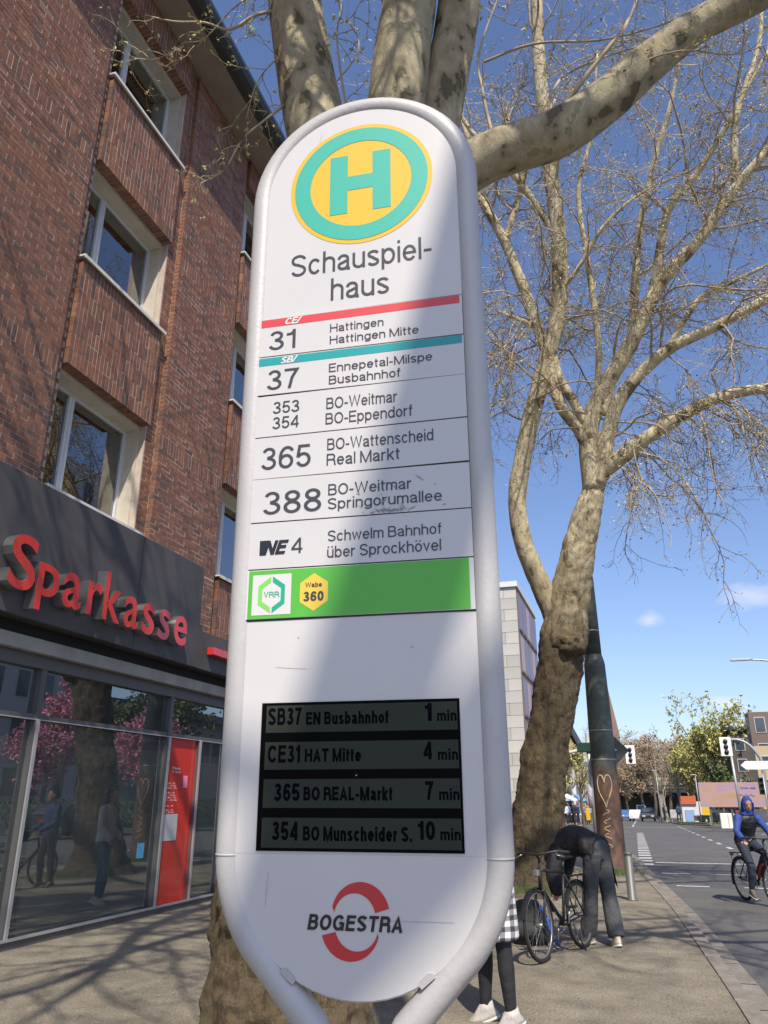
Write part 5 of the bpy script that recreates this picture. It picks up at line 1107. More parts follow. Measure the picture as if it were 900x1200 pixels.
# signals
def signal_head(par, x, y, z, w=.26, h=.86, lit=None, face=-1, m=M_DKG):
    q = MB(); q.bevbox((x - w / 2, y, z), (x + w / 2, y + .18, z + h), .02); hd = part('signal_head', q, m, par)
    for i, c in enumerate(((.25, .02, .02), (.25, .15, .02), (.02, .2, .12))):
        cz = z + h - h / 6 - i * h / 3; q = MB(); q.tube([(x, y - .01, cz), (x, y - .004, cz)], .085, 14); part('lens', q, mat('lens_%d' % i if False else ('lens_red', 'lens_amber', 'lens_green')[i], tuple(k * .4 for k in c), .2), hd)
        q = MB(); n = 10; q.add([(x + .1 * math.cos(math.pi * k / n), y - d, cz + .1 * math.sin(math.pi * k / n)) for d in (0, .14) for k in range(n + 1)], [(k, k + 1, n + 2 + k, n + 1 + k) for k in range(n)]); part('visor', q, M_BLACK, hd)
    return hd
def white_board(par, x, y, z, w, h, tilt=0):
    q = MB(); q.bevbox((x - w / 2, y, z - h / 2), (x + w / 2, y + .04, z + h / 2), .012); bo = part('signal_board', q, M_BWHITE, par)
    for i in range(3):
        cz = z + h * .28 - i * h * .28; q = MB(); q.tube([(x, y - .05, cz), (x, y - .003, cz)], w * .20, 12); q.box((x - w * .13, y - .03, cz - h * .14), (x + w * .13, y - .004, cz)); part('lens', q, M_BLACK, bo)
Y = 45; zb = zr(Y)
m1 = thing('traffic_signal', 'signal mast with small white board on an arm right of the rusty post', 'traffic light', (-1.55, Y, zb))
q = MB(); q.tube([(-1.55, Y, zb), (-1.55, Y, 4.5)], .07, 10); part('mast', q, M_GALV, m1); q = MB(); q.tube([(-1.55, Y, 4.1), (-.5, Y, 4.1)], .035, 8); part('arm', q, M_GALV, m1)
white_board(m1, -.30, Y - .1, 3.75, .50, .95)
Y = 50; zb = zr(Y)
m2 = thing('traffic_signal', 'curved signal mast at the right carrying a large white board with black lights', 'traffic light', (6.7, Y, zb))
q = MB(); q.tube(catmull([(6.75, Y, zb), (6.75, Y, 3.2), (6.6, Y, 3.9), (6.2, Y, 4.45), (5.7, Y, 4.72), (5.1, Y, 4.75)], 6), lerp_list([.11, .10, .09, .08, .06, .05], 6), 10); part('mast', q, M_GALV, m2)
white_board(m2, 4.98, Y - .1, 4.35, .62, 1.05)
q = MB(); q.tube([(5.35, Y + .6, zb), (5.25, Y + .6, 4.2)], .075, 10); part('support', q, M_GALV, m2)
m3 = thing('traffic_signal', 'green signal head on a thin pole at the far right edge', 'traffic light', (6.5, 47.5, zr(47)))
q = MB(); q.tube([(6.35, 47.5, zr(47)), (6.35, 47.5, 2.8)], .05, 8); part('mast', q, M_GALV, m3); signal_head(m3, 6.2, 47.4, 1.75)
ds = thing('direction_sign', 'white arrow shaped direction sign pointing left at the right edge', 'road sign', (6.4, 48.5, 3.1))
q = MB(); q.prism([(5.45, 3.27), (5.7, 3.05), (8.2, 3.05), (8.2, 3.49), (5.7, 3.49)], lambda u, w, d: (u, 48.5 + d, w), 0, .04); part('sign_plate', q, M_BWHITE, ds)
q = MB(); q.tube([(7.4, 48.6, -.3), (7.4, 48.6, 3.5)], .05, 8); part('post', q, M_GALV, ds)
Y = 34; zb = zr(Y)
m4 = thing('traffic_signal', 'grey pole left of the rusty post with dark green boxes and yellow button', 'traffic light', (-1.85, Y, zb))
q = MB(); q.tube([(-1.85, Y, zb), (-1.85, Y, 4.1)], .085, 12); part('mast', q, M_GALV, m4)
q = MB(); q.bevbox((-2.3, Y - .15, 3.35), (-1.42, Y + .15, 3.72), .02); part('green_box', q, M_DKG, m4)
for (x, z) in ((-1.62, 2.45), (-1.40, 2.75)):
    q = MB(); q.bevbox((x - .15, Y - .45, z), (x + .17, Y - .1, z + .85), .02); part('signal_head', q, M_DKG, m4)
q = MB(); q.bevbox((-2.15, Y - .2, .75), (-1.99, Y - .05, 1.2), .01); part('push_button_box', q, mat('button_yellow', (.65, .38, .02), .5), m4)
q = MB(); q.tube([(-1.93, Y - .03, 1.2), (-1.93, Y - .03, 2.1)], .10, 10); part('sticker_wrap', q, mat('faded_stickers', (.45, .45, .50), .7, col2=(.18, .16, .2), noise_scale=14), m4)
m5 = thing('arched_mast', 'pale arched mast curving right beside the forked tree trunk', 'lamp post', (-3.75, 38, zr(38)))
q = MB(); q.tube(catmull([(-3.75, 38, zr(38)), (-3.72, 38, 2.2), (-3.60, 38, 3.0), (-3.2, 38, 3.45), (-2.6, 38, 3.62), (-2.1, 38, 3.63)], 6), .075, 10); part('mast', q, mat('pale_mast', (.52, .52, .50), .5), m5)
q = MB(); q.tube([(-3.72, 37.95, 1.9), (-3.3, 37.95, 1.6), (-3.0, 37.95, 1.5)], .04, 8); part('brace', q, MATS['pale_mast'], m5)
lamp = thing('street_lamp', 'flat street lamp head on a thin arm high at the right edge', 'street lamp', (7.0, 40, -.15))
q = MB(); q.tube(catmull([(7.0, 40, -.15), (7.0, 40, 5), (6.9, 40, 7.3), (6.4, 40, 7.62), (5.6, 40, 7.72)], 5), lerp_list([.10, .09, .06, .045, .04], 5), 8); part('mast', q, M_GALV, lamp)
q = MB(); q.bevbox((4.75, 39.9, 7.68), (5.6, 40.1, 7.78), .02); part('lamp_head', q, mat('lamp_grey', (.45, .46, .46), .4), lamp)
# billboard
bb = thing('billboard', 'wide orange and pink advertising screen with blue writing at the right', 'billboard', (6.2, 58, zr(58)))
m = bpy.data.materials.new('screen_print'); m.use_nodes = True; n_ = m.node_tree.nodes; l_ = m.node_tree.links; gg = n_.new('ShaderNodeNewGeometry'); mpp = n_.new('ShaderNodeMapping'); mpp.inputs['Scale'].default_value = (.5, 1, 1.4); l_.new(gg.outputs['Position'], mpp.inputs[0]); nn_ = n_.new('ShaderNodeTexNoise'); nn_.inputs['Scale'].default_value = 1.1; nn_.inputs['Detail'].default_value = 2; l_.new(mpp.outputs[0], nn_.inputs[0])
rp_2 = ramp(n_, [(.3, (.42, .25, .15)), (.5, (.42, .28, .24)), (.62, (.36, .25, .36)), (.75, (.44, .32, .2))]); l_.new(nn_.outputs[0], rp_2.inputs[0]); l_.new(rp_2.outputs[0], n_['Principled BSDF'].inputs['Base Color'])
q = MB(); q.box((TX(820) * 58, 58, 1.02), (8.6, 58.25, 2.55)); sc_ = part('screen', q, m, bb)
q = MB(); 
for (x, z, w, h) in ((6.3, 2.2, .5, .10), (6.9, 2.2, .3, .10), (6.2, 1.75, .9, .12)):
    q.tube([(x + w * u, 57.985, z + h * .5 * math.sin(u * 19)) for u in np.linspace(0, 1, 24)], .022, 4)
part('lettering', q, mat('blue_print', (.18, .16, .62), .6), sc_)
for x in (4.3, 5.6, 7.2): q = MB(); q.box((x - .06, 58.1, zr(58)), (x + .06, 58.2, 1.03)); part('leg', q, M_GPAINT, bb)
# kiosk, yellow sign, white box
ks = thing('kiosk', 'small kiosk with an orange roof board and blue white panel on the far green', 'kiosk', (TX(808) * 92, 92, zr(92)))
kx = TX(808) * 92; q = MB(); q.bevbox((kx - .9, 92.3, zr(92)), (kx + 1.1, 94, 1.2), .03); part('cabin', q, mat('white_render'), ks); q = MB(); q.box((kx - .9, 92.1, .95), (kx + .6, 92.28, 1.75)); part('roof_board', q, mat('orange_board', (.50, .13, .05), .5), ks)
q = MB(); q.box((kx - .6, 92.2, -.75), (kx + .3, 92.29, .4)); part('panel', q, mat('blue_poster', (.25, .38, .62), .5), ks)
ys_ = thing('yellow_sign', 'square yellow sign board among the trees left of the billboard', 'sign', (TX(829) * 80, 80, zr(80)))
kx = TX(829) * 80; q = MB(); q.bevbox((kx - .6, 80, .1), (kx + .5, 80.08, 1.15), .01); part('board', q, mat('yellow_board', (.70, .42, .03), .5), ys_); q = MB(); q.box((kx - .05, 80.1, zr(80)), (kx + .05, 80.16, .12)); part('post', q, M_GALV, ys_)
wbx = thing('utility_cabinet', 'white box standing at the far kerb left of the cyclist', 'cabinet', (TX(850) * 66, 66, zr(66)))
kx = TX(850) * 66; q = MB(); q.bevbox((kx - .55, 66, zr(66)), (kx + .45, 66.5, zr(66) + 1.05), .02); part('cabinet', q, M_BWHITE, wbx)
q = MB(); q.box((kx - .02, 65.985, zr(66) + .1), (kx + .0, 65.998, zr(66) + .95)); part('door_gap', q, M_BLACK, wbx)
# cars ------------------------------------------------------------
def car(label, loc, rz, paint, body='saloon', group=None):
    t = thing('car', label, 'car', (0, 0, 0), group); L, Wd = 4.3, 1.78
    hs = {'saloon': [(-2.15, .35), (-2.15, .80), (-1.75, .92), (-1.2, .95), (-.65, 1.42), (.65, 1.42), (1.35, .95), (2.05, .78), (2.15, .55), (2.15, .35)],
          'suv': [(-2.2, .4), (-2.2, 1.0), (-2.05, 1.15), (-1.8, 1.68), (.5, 1.70), (1.15, 1.12), (2.1, .98), (2.2, .7), (2.2, .4)],
          'van': [(-2.5, .35), (-2.5, 2.2), (-2.3, 2.3), (1.1, 2.3), (1.9, 1.35), (2.5, 1.05), (2.55, .5), (2.55, .35)]}[body]
    mid = .95 if body == 'saloon' else 1.12 if body == 'suv' else 1.35
    rings = [(0, 1.0)]; vs = []; n = len(hs)
    for yy, k in ((-Wd / 2, .0), (-Wd / 2 + .07, 1), (Wd / 2 - .07, 1), (Wd / 2, 0)):
        for x, z in hs: zz = z; s_ = 1 if k else .965; tin = .13 if z > mid + .05 else 0; vs.append((x * s_, yy * (1 - tin), z if k else z - .02))
    fs = [tuple(range(n)), tuple(range(4 * n - 1, 3 * n - 1, -1))] + [(k * n + i, (k + 1) * n + i, (k + 1) * n + (i + 1) % n, k * n + (i + 1) % n) for k in range(3) for i in range(n)]
    q = MB(); q.add(vs, fs); part('body', q, paint, t, local=True)
    zt = max(z for _, z in hs)
    q = MB(); q.add([(1.30 if body != 'van' else 1.93, s * .68, mid + .02) for s in (-1, 1)] + [(.70 if body == 'saloon' else .55 if body == 'suv' else 1.22, s * .60, zt - .06) for s in (1, -1)], [(0, 1, 2, 3)]); part('windscreen', q, M_GLF, t, local=True)
    q = MB(); xb = {'saloon': (-1.24, -.72), 'suv': (-2.07, -1.86), 'van': (-2.512, -2.50)}[body]; q.add([(xb[0] - .02, s * .66, mid + .04) for s in (1, -1)] + [(xb[1] - .02, s * .58, zt - .1) for s in (-1, 1)], [(0, 1, 2, 3)]); part('rear_window', q, M_GLF, t, local=True)
    for s in (-1, 1):
        y = s * (Wd / 2 * .87 + .012) if body != 'van' else s * (Wd / 2 * .87 + .012)
        q = MB(); q.add([(-1.0, y + s * .05, mid + .05), (1.1, y + s * .05, mid + .05), (.55, y, zt - .12), (-.7, y, zt - .12)], [(0, 1, 2, 3)]); part('side_window', q, M_GLF, t, local=True)
        for x in (-1.35, 1.35):
            q = MB(); q.tube([(x, s * (Wd / 2 - .2), .32), (x, s * (Wd / 2 + .01), .32)], .32, 16); w = part('wheel', q, M_BLACK, t, local=True); q = MB(); q.tube([(x, s * (Wd / 2 + .011), .32), (x, s * (Wd / 2 + .02), .32)], .19, 12); part('rim', q, M_GALV, w, local=True)
        q = MB(); q.box((hs[-1][0] - .03, s * .55 - .17, .60), (hs[-1][0] + .012, s * .55 + .17, .76)); part('headlight', q, mat('lamp_glass', (.6, .6, .62), .15), t, local=True)
        q = MB(); q.box((hs[0][0] - .012, s * .62 - .14, .66), (hs[0][0] + .03, s * .62 + .14, .84)); part('tail_light', q, mat('tail_red', (.35, .01, .01), .25), t, local=True)
    t.location = loc; t.rotation_euler = (0, 0, rz); return t
def pt_(n, c): return mat(n, c, .3, coat=.6)
D90 = math.pi / 2
for lb, px, Y, rz, pa, bo in (('blue car farthest left in the distant traffic', 733, 122, -D90, pt_('paint_blue', (.06, .13, .30)), 'saloon'), ('white car between the blue one and the dark one in the distance', 743, 118, -D90, pt_('paint_white', (.7, .7, .7)), 'saloon'), ('dark off-roader coming up the street in the distance', 757, 116, -D90, pt_('paint_black', (.02, .025, .03)), 'suv'), ('white van behind the dark off-roader under the bridge', 750, 160, -D90, MATS['paint_white'], 'van'), ('dark parked car left of the white box at the far kerb', 838, 90, .2, MATS['paint_black'], 'saloon'), ('dark red parked car right of the dark parked one', 848, 92, .1, pt_('paint_darkred', (.18, .02, .025)), 'saloon')):
    car(lb, (TX(px) * Y, Y, zr(Y) - .05), rz, pa, bo)
for i, (x, y) in enumerate([(10.3, 24), (10.3, 30.5)]): car(['silver car parked across the road, nearer one', 'dark car parked across the road, farther one'][i], (x, y, -.06), D90, [pt_('paint_silver', (.45, .46, .48)), MATS['paint_black']][i])
# ------------------------------------------------------------ bicycles
def bicycle(label, loc, rz, steer=0.0, frame_m=M_BLACK, basket=True, lean=0.0, group=None, bottle=None):
    t = thing('bicycle', label, 'bicycle', (0, 0, 0), group); M_TY = mat('tyre_rubber', (.018, .018, .018), .8); M_RIM = mat('rim_alu', (.30, .31, .32), .35, metal=.7)
    FX_, HX = (.53, 0, .345), (.36, 0, .80)
    cs_, sn = math.cos(steer), math.sin(steer)
    def st(p): # steer front part about the head axis (vertical approx. through x=.40)
        x, y, z = p; ax = .42 - .16 * (z - .345) * .55; return (ax + (x - ax) * cs_ - y * sn, (x - ax) * sn + y * cs_, z)
    ident = lambda p: p
    for cx, f in ((-.52, ident), (.53, st)):
        ring = lambda r_, y=0, n=40: [f((cx + r_ * math.cos(2 * math.pi * i / n), y, .345 + r_ * math.sin(2 * math.pi * i / n))) for i in range(n)]
        q = MB(); q.tube(ring(.328), .019, 8, closed=True); w = part('wheel', q, M_TY, t, local=True)
        q = MB(); q.tube(ring(.302), .010, 6, closed=True); part('rim', q, M_RIM, w, local=True)
        q = MB(); q.tube([f((cx, -.045, .345)), f((cx, .045, .345))], .022, 8)
        for i in range(28): a = 2 * math.pi * i / 28; q.tube([f((cx + .02 * math.cos(a + .5), .03 * (-1) ** i, .345 + .02 * math.sin(a + .5))), f((cx + .30 * math.cos(a), 0, .345 + .30 * math.sin(a)))], .0016, 3, cap=False)
        part('spokes', q, M_RIM, w, local=True)
        q = MB(); A0, A1 = (20, 200) if cx < 0 else (15, 165); pts = [(cx + .365 * math.cos(R(a)), 0, .345 + .365 * math.sin(R(a))) for a in np.linspace(A0, A1, 16)]
        vs = []
        for p in pts: vs += [f((p[0], -.028, p[2] - .008)), f((p[0], 0, p[2])), f((p[0], .028, p[2] - .008))]
        q.add(vs, [(3 * i + j, 3 * i + j + 1, 3 * i + j + 4, 3 * i + j + 3) for i in range(15) for j in range(2)], True); part('mudguard', q, M_BLACK, t, local=True)
    BB = (-.07, 0, .30); ST = (-.235, 0, .86); HT, HB = (.345, 0, .86), (.385, 0, .70)
    q = MB()
    for a, b, r_ in ((BB, ST, .016), (BB, HB, .020), ((-.215, 0, .80), HT, .017), (HB, HT, .022)): q.tube([a, b], r_, 10)
    for s in (-1, 1): q.tube([(-.07, s * .02, .30), (-.52, s * .06, .345)], .010, 8); q.tube([(-.215, s * .015, .78), (-.52, s * .06, .345)], .009, 8)
    q.tube([(-.07, -.045, .30), (-.07, .045, .30)], .026, 10); part('frame', q, frame_m, t, local=True)
    q = MB(); 
    for s in (-1, 1): q.tube([st((.40, s * .05, .66)), st((.44, s * .055, .55)), st((.53, s * .055, .345))], [.014, .014, .010], 8)
    q.tube([st((.40, -.05, .66)), st((.40, .05, .66))], .017, 8); q.tube([st((.40, 0, .66)), st((.335, 0, .97))], .014, 8); part('fork', q, frame_m, t, local=True)
    q = MB(); q.tube([st(p) for p in catmull([(.22, -.31, 1.02), (.33, -.20, 1.04), (.40, -.06, 1.02), (.40, .06, 1.02), (.33, .20, 1.04), (.22, .31, 1.02)], 4)], .0115, 8); q.tube([st((.335, 0, .97)), st((.40, 0, 1.02))], .015, 8); hb = part('handlebar', q, M_BLACK, t, local=True)
    for s in (-1, 1):
        q = MB(); q.tube([st((.22, s * .31, 1.02)), st((.305, s * .225, 1.037))], .017, 8); part('grip', q, M_TY, hb, local=True)
        q = MB(); q.tube([st((.33, s * .19, 1.03)), st((.37, s * .24, 1.0)), st((.31, s * .29, .985))], .006, 6); part('brake_lever', q, M_RIM, hb, local=True)
    q = MB(); q.tube([st((.37, .05, 1.0)), st((.46, .06, .90)), st((.42, .03, .72)), st((.42, .04, .6))], .004, 5); q.tube([st((.37, -.05, 1.0)), st((.47, -.03, .88)), (.30, -.02, .80)], .004, 5); part('cables', q, M_BLACK, t, local=True)
    q = MB(); q.bevbox((st((.43, 0, 0))[0] - .02, -.035 + st((.43, 0, 0))[1], .80), (st((.43, 0, 0))[0] + .05, .035 + st((.43, 0, 0))[1], .87), .012); part('front_lamp', q, M_RIM, t, local=True)
    q = MB(); q.tube([ST, (-.255, 0, .93)], .013, 8); part('seat_post', q, M_RIM, t, local=True)
    q = MB(); vs = []; prof_ = [(-.40, .075), (-.34, .085), (-.26, .070), (-.18, .035), (-.12, .020)]
    for x, w in prof_: vs += [(x, -w, .945), (x, -w * .6, .975), (x, w * .6, .975), (x, w, .945), (x, 0, .93)]
    q.add(vs, [(5 * i + j, 5 * i + (j + 1) % 5, 5 * i + 5 + (j + 1) % 5, 5 * i + 5 + j) for i in range(4) for j in range(5)] + [(0, 1, 2, 3, 4), (24, 23, 22, 21, 20)], True); part('saddle', q, M_BLACK, t, local=True)
    q = MB(); q.tube([(-.07 + .095 * math.cos(a), -.05, .30 + .095 * math.sin(a)) for a in np.linspace(0, 6.0, 20)], .006, 6, closed=True); 
    q.tube([(-.07, -.06, .30), (-.02, -.07, .14)], .010, 6); q.tube([(-.07, .06, .30), (-.12, .07, .46)], .010, 6); part('crank', q, M_RIM, t, local=True)
    for x, y, z in ((-.02, -.11, .14), (-.12, .11, .46)): q = MB(); q.bevbox((x - .045, y - .04, z - .012), (x + .045, y + .04, z + .012), .005); part('pedal', q, M_BLACK, t, local=True)
    q = MB(); q.tube([(-.07, -.05, .395), (-.52, -.05, .385)], .005, 5); q.tube([(-.07, -.05, .205), (-.52, -.05, .305)], .005, 5); part('chain', q, M_RIM, t, local=True)
    q = MB()
    for s in (-1, 1): q.tube([(-.27, s * .05, .76), (-.78, s * .06, .74)], .006, 6); q.tube([(-.74, s * .06, .74), (-.52, s * .065, .345)], .005, 6)
    for x in (-.35, -.5, -.65, -.78): q.tube([(x, -.06, .748), (x, .06, .748)], .005, 6)
    part('luggage_rack', q, M_BLACK, t, local=True)
    q = MB(); q.bevbox((-.82, -.03, .69), (-.79, .03, .73), .006); part('rear_lamp', q, mat('tail_red'), t, local=True)
    if basket:
        q = MB(); q.tube([(-.12, .09, .29), (-.20, .16, .02)], .008, 6); part('kickstand', q, M_BLACK, t, local=True)
    if bottle: q = MB(); q.tube([(.06, 0, .42), (.17, 0, .58), (.185, 0, .60), (.20, 0, .625)], [.036, .036, .02, .018], 12); part('bottle', q, bottle, t, local=True)
    t.location = loc; t.rotation_euler = (lean, 0, rz); return t
# ------------------------------------------------------------ people
M_SKIN = mat('skin', (.42, .24, .17), .55, col2=(.38, .21, .15), noise_scale=9)
M_HAIRD = mat('hair_dark', (.03, .02, .015), .6); M_HAIRB = mat('hair_brown', (.10, .06, .035), .6)
V3 = Vector
def loft(mb, rings, n=18):
    """rings: (centre, side vector, front vector, half width, half depth)"""
    vs = []
    for c, s_, f_, a, b in rings:
        c, s_, f_ = V3(c), V3(s_).normalized(), V3(f_).normalized()
        for k in range(n): t = 2 * math.pi * k / n; vs.append(c + s_ * a * math.cos(t) + f_ * b * math.sin(t))
    m = len(rings); fs = [(i * n + k, i * n + (k + 1) % n, (i + 1) * n + (k + 1) % n, (i + 1) * n + k) for i in range(m - 1) for k in range(n)] + [tuple(range(n - 1, -1, -1)), tuple((m - 1) * n + k for k in range(n))]
    mb.add(vs, fs, True)
def fuse(o, vox=.012, sm=4):
    r_ = o.modifiers.new('remesh', 'REMESH'); r_.mode = 'VOXEL'; r_.voxel_size = vox; r_.use_smooth_shade = True
    s_ = o.modifiers.new('smooth', 'SMOOTH'); s_.iterations = sm; s_.factor = .5
    return o
def hand(mb, wrist, d, palm_n, curl=.5, side=1):
    """palm and five separate curled fingers; d = direction of the hand, palm_n = where the palm looks"""
    d = V3(d).normalized(); pn = V3(palm_n); pn = (pn - d * pn.dot(d)).normalized(); sd = d.cross(pn) * side
    w = V3(wrist); loft(mb, [(w - d * .01, sd, pn, .026, .019), (w + d * .03, sd, pn, .035, .015), (w + d * .075, sd, pn, .040, .014), (w + d * .09, sd, pn, .037, .011)], 12)
    for i, L in enumerate((.070, .078, .073, .058)):
        b = w + d * .083 + sd * (-.030 + i * .020); pts = [b]; a = curl * .5
        for k in range(3): a2 = a + curl * k * .9; pts.append(pts[-1] + (d * math.cos(a2) + pn * math.sin(a2)) * L * (.42, .32, .26)[k])
        mb.tube(pts, [.0088, .0082, .0075, .0066], 8, round_=True)
    b = w + d * .03 - sd * .032; mb.tube([b, b - sd * .022 + d * .022 + pn * .008, b - sd * .026 + d * .046 + pn * .020, b - sd * .020 + d * .064 + pn * .03], [.012, .0105, .0095, .008], 8, round_=True)
def person(label, J, cl, loc=(0, 0, 0), rz=0, group=None, hands=True, vox=.011, hair='short', cat='person', hood=False, scale=1.0):
    """J: joints; cl: materials for top, trousers, shoes, hair"""
    t = thing('person', label, cat, (0, 0, 0), group)
    g = {k: V3(v) for k, v in J.items()}
    up = (g['neck'] - g['pelvis']).normalized(); side = (g['shR'] - g['shL']); side = (side - up * side.dot(up)).normalized(); fr = up.cross(side) * -1
    fr = side.cross(up) * -1 if g['face'].dot(fr) < -2 else fr
    if fr.dot(g['front']) < 0: fr = -fr
    hs = (g['hipR'] - g['hipL']).normalized(); hf = V3(g['front'])
    def torso(mb, e):
        P, N = g['pelvis'], g['neck']; C = P.lerp(N, .62); Wt = P.lerp(N, .30); b1 = g.get('bend', V3((0, 0, 0)))
        loft(mb, [(P - up * .09, hs, fr, .13 + e, .095 + e), (P, hs, fr, .165 + e, .112 + e), (Wt + b1, side, fr, .135 + e, .10 + e), (C + b1, side, fr, .165 + e, .118 + e), (P.lerp(N, .82) + b1 * .5, side, fr, .178 + e, .105 + e), (P.lerp(N, .93), side, fr, .12 + e, .07 + e), (N, side, fr, .055 + e * .6, .055 + e * .6)])
    def arm(mb, s, e, upto=1.0, cuff=0.0):
        a, b, c = g['sh' + s], g['el' + s], g['wr' + s]; c2 = b.lerp(c, upto)
        mb.tube([a, a.lerp(b, .35), b, b.lerp(c2, .3), c2], [.054 + e, .048 + e, .038 + e, .039 + e, .026 + e + cuff], 12, round_=True)
    def leg(mb, s, e, upto=1.0, flare=0.0):
        a, b, c = g['hip' + s], g['kn' + s], g['an' + s]; c2 = b.lerp(c, upto)
        mb.tube([a, a.lerp(b, .4), b, b.lerp(c2, .3), b.lerp(c2, .75), c2], [.088 + e, .076 + e, .053 + e + flare * .4, .056 + e + flare * .5, .042 + e + flare, .036 + e + flare], 14, round_=(e == 0))
    b = MB(); torso(b, 0)
    H = g['head']; F_h = V3(g['face']).normalized(); Uh = g.get('headup', V3((0, 0, 1))); Sh = F_h.cross(Uh).normalized(); Uh = Sh.cross(F_h)
    b.tube([g['neck'] - up * .05, g['neck'], H - Uh * .06], [.060, .052, .050], 12)
    loft(b, [(H - Uh * .118 + F_h * .030, Sh, F_h, .024, .024), (H - Uh * .10 + F_h * .022, Sh, F_h, .042, .052), (H - Uh * .06 + F_h * .008, Sh, F_h, .060, .080), (H - Uh * .01, Sh, F_h, .071, .092), (H + Uh * .04, Sh, F_h, .075, .097), (H + Uh * .08, Sh, F_h, .066, .086), (H + Uh * .108, Sh, F_h, .040, .055), (H + Uh * .118, Sh, F_h, .012, .018)], 20)
    b.tube([H + F_h * .088 + Uh * .012, H + F_h * .112 - Uh * .028, H + F_h * .098 - Uh * .040], [.008, .013, .012], 8, round_=True)       # nose
    b.tube([H + F_h * .082 - Uh * .066 - Sh * .022, H + F_h * .091 - Uh * .064, H + F_h * .082 - Uh * .066 + Sh * .022], [.005, .008, .005], 8, round_=True)
    for s in (-1, 1): loft(b, [(H + Sh * s * .068 + Uh * .022, F_h, Uh, .012, .018), (H + Sh * s * .082 + Uh * .004 - F_h * .004, F_h, Uh, .015, .028), (H + Sh * s * .086 - Uh * .004 - F_h * .006, F_h, Uh, .008, .018)], 10)
    for s in 'LR':
        arm(b, s, 0); leg(b, s, 0); A = g['an' + s]; T = V3(g['toe' + s])
        b.tube([A, A.lerp(T, .2) - V3((0, 0, .01)), A.lerp(T, .4) - V3((0, 0, .01))], [.030, .024, .014], 10, round_=True)
        if hands: hand(b, g['wr' + s], g.get('hd' + s, g['wr' + s] - g['el' + s]), g.get('pn' + s, -fr), g['curl'].x if 'curl' in g else .5, 1 if s == 'R' else -1)
    fuse(part('body', b, M_SKIN, t, local=True), min(vox, .008) if hands else vox, 2)
    for s in (-1, 1):
        q = MB(); q.ball(H + F_h * .086 + Uh * .012 + Sh * s * .030, .0095, 8); part('eye', q, mat('eye_dark', (.04, .03, .025), .2), t, local=True)
    # trousers
    q = MB(); P = g['pelvis']; loft(q, [(P - up * .115, hs, fr, .135, .11), (P - up * .02, hs, fr, .182, .13), (P.lerp(g['neck'], .16), hs, fr, .160, .118), (P.lerp(g['neck'], .22), hs, fr, .150, .112)])
    for s in 'LR': leg(q, s, cl.get('te', .013), .97, cl.get('flare', .0))
    fuse(part('trousers', q, cl['trousers'], t, local=True), vox, 3)
    # top
    q = MB(); torso(q, cl.get('je', .022))
    if cl.get('hem'): N = g['neck']; h_ = cl['hem']; hu = cl.get('hemdir', -up); loft(q, [(P.lerp(N, .2), hs, fr, .18, .14), (P, hs, fr, .20, .155), (P + hu * h_, hs, fr, .215, .165), (P + hu * (h_ + .01), hs, fr, .19, .14)])
    for s in 'LR': arm(q, s, cl.get('je', .022) * .8, .97, .010)
    if cl.get('collar', True): loft(q, [(g['neck'] - up * .03, side, fr, .085, .075), (g['neck'] + up * .035, side, fr, .072, .068), (g['neck'] + up * .03, side, fr, .055, .05)])
    tp_ = fuse(part('jacket', q, cl['top'], t, local=True), vox, 3)
    if cl.get('vest'):
        q = MB(); torso(q, .042); fuse(part('vest', q, cl['vest'], t, local=True), vox, 3)
    if hood:
        q = MB(); loft(q, [(g['neck'] - fr * .03, side, fr, .14, .12), (H - Uh * .10 - F_h * .05, Sh, F_h, .115, .105), (H - Uh * .03 - F_h * .042, Sh, F_h, .106, .108), (H + Uh * .04 - F_h * .03, Sh, F_h, .100, .112), (H + Uh * .09 - F_h * .022, Sh, F_h, .082, .102), (H + Uh * .135 - F_h * .03, Sh, F_h, .045, .065)], 20)
        for k_ in range(4): q.tube([H + Sh * .085 + F_h * (.055 - .006 * k_) - Uh * .08, H + Sh * .088 + F_h * .062 + Uh * .03, H + Uh * .112 + F_h * .07, H - Sh * .088 + F_h * .062 + Uh * .03, H - Sh * .085 + F_h * (.055 - .006 * k_) - Uh * .08], .014, 8, round_=True)
        fuse(part('hood', q, cl['top'], t, local=True), vox, 2)
    else:
        q = MB(); r_ = [(H + Uh * .128 - F_h * .01, Sh, F_h, .020, .025), (H + Uh * .112 - F_h * .01, Sh, F_h, .056, .070), (H + Uh * .075 - F_h * .014, Sh, F_h, .080, .096), (H + Uh * .03 - F_h * .026, Sh, F_h, .086, .088), (H - Uh * .03 - F_h * .042, Sh, F_h, .078, .060)]
        if hair == 'long': r_ += [(H - Uh * .12 - F_h * .065, Sh, F_h, .085, .045), (H - Uh * .26 - F_h * .085, Sh, F_h, .080, .032), (H - Uh * .34 - F_h * .09, Sh, F_h, .045, .02)]
        else: r_ += [(H - Uh * .06 - F_h * .05, Sh, F_h, .06, .045)]
        loft(q, r_, 20); fuse(part('hair', q, cl.get('hair', M_HAIRD), t, local=True), vox, 2)
    for s in 'LR':
        A = g['an' + s]; T = V3(g['toe' + s]); d = (T - A); d = d.normalized(); hf_ = V3((d.x, d.y, 0)).normalized() if abs(d.z) < .9 else V3(g['front'])
        upf = g.get('footup', V3((0, 0, 1))); sdv = d.cross(upf).normalized(); upv = sdv.cross(d) if abs(d.z) > .3 else V3((0, 0, 1)); base = A - upv * .045
        q = MB(); loft(q, [(A + upv * .035 - d * .012, sdv, d, .044, .052), (base + upv * .03 + d * .02, sdv, d, .046, .085), (base + d * .045, sdv, d, .047, .125), (base - upv * .028 + d * .048, sdv, d, .050, .135)], 18); sh = part('shoe', q, cl['shoes'], t, local=True)
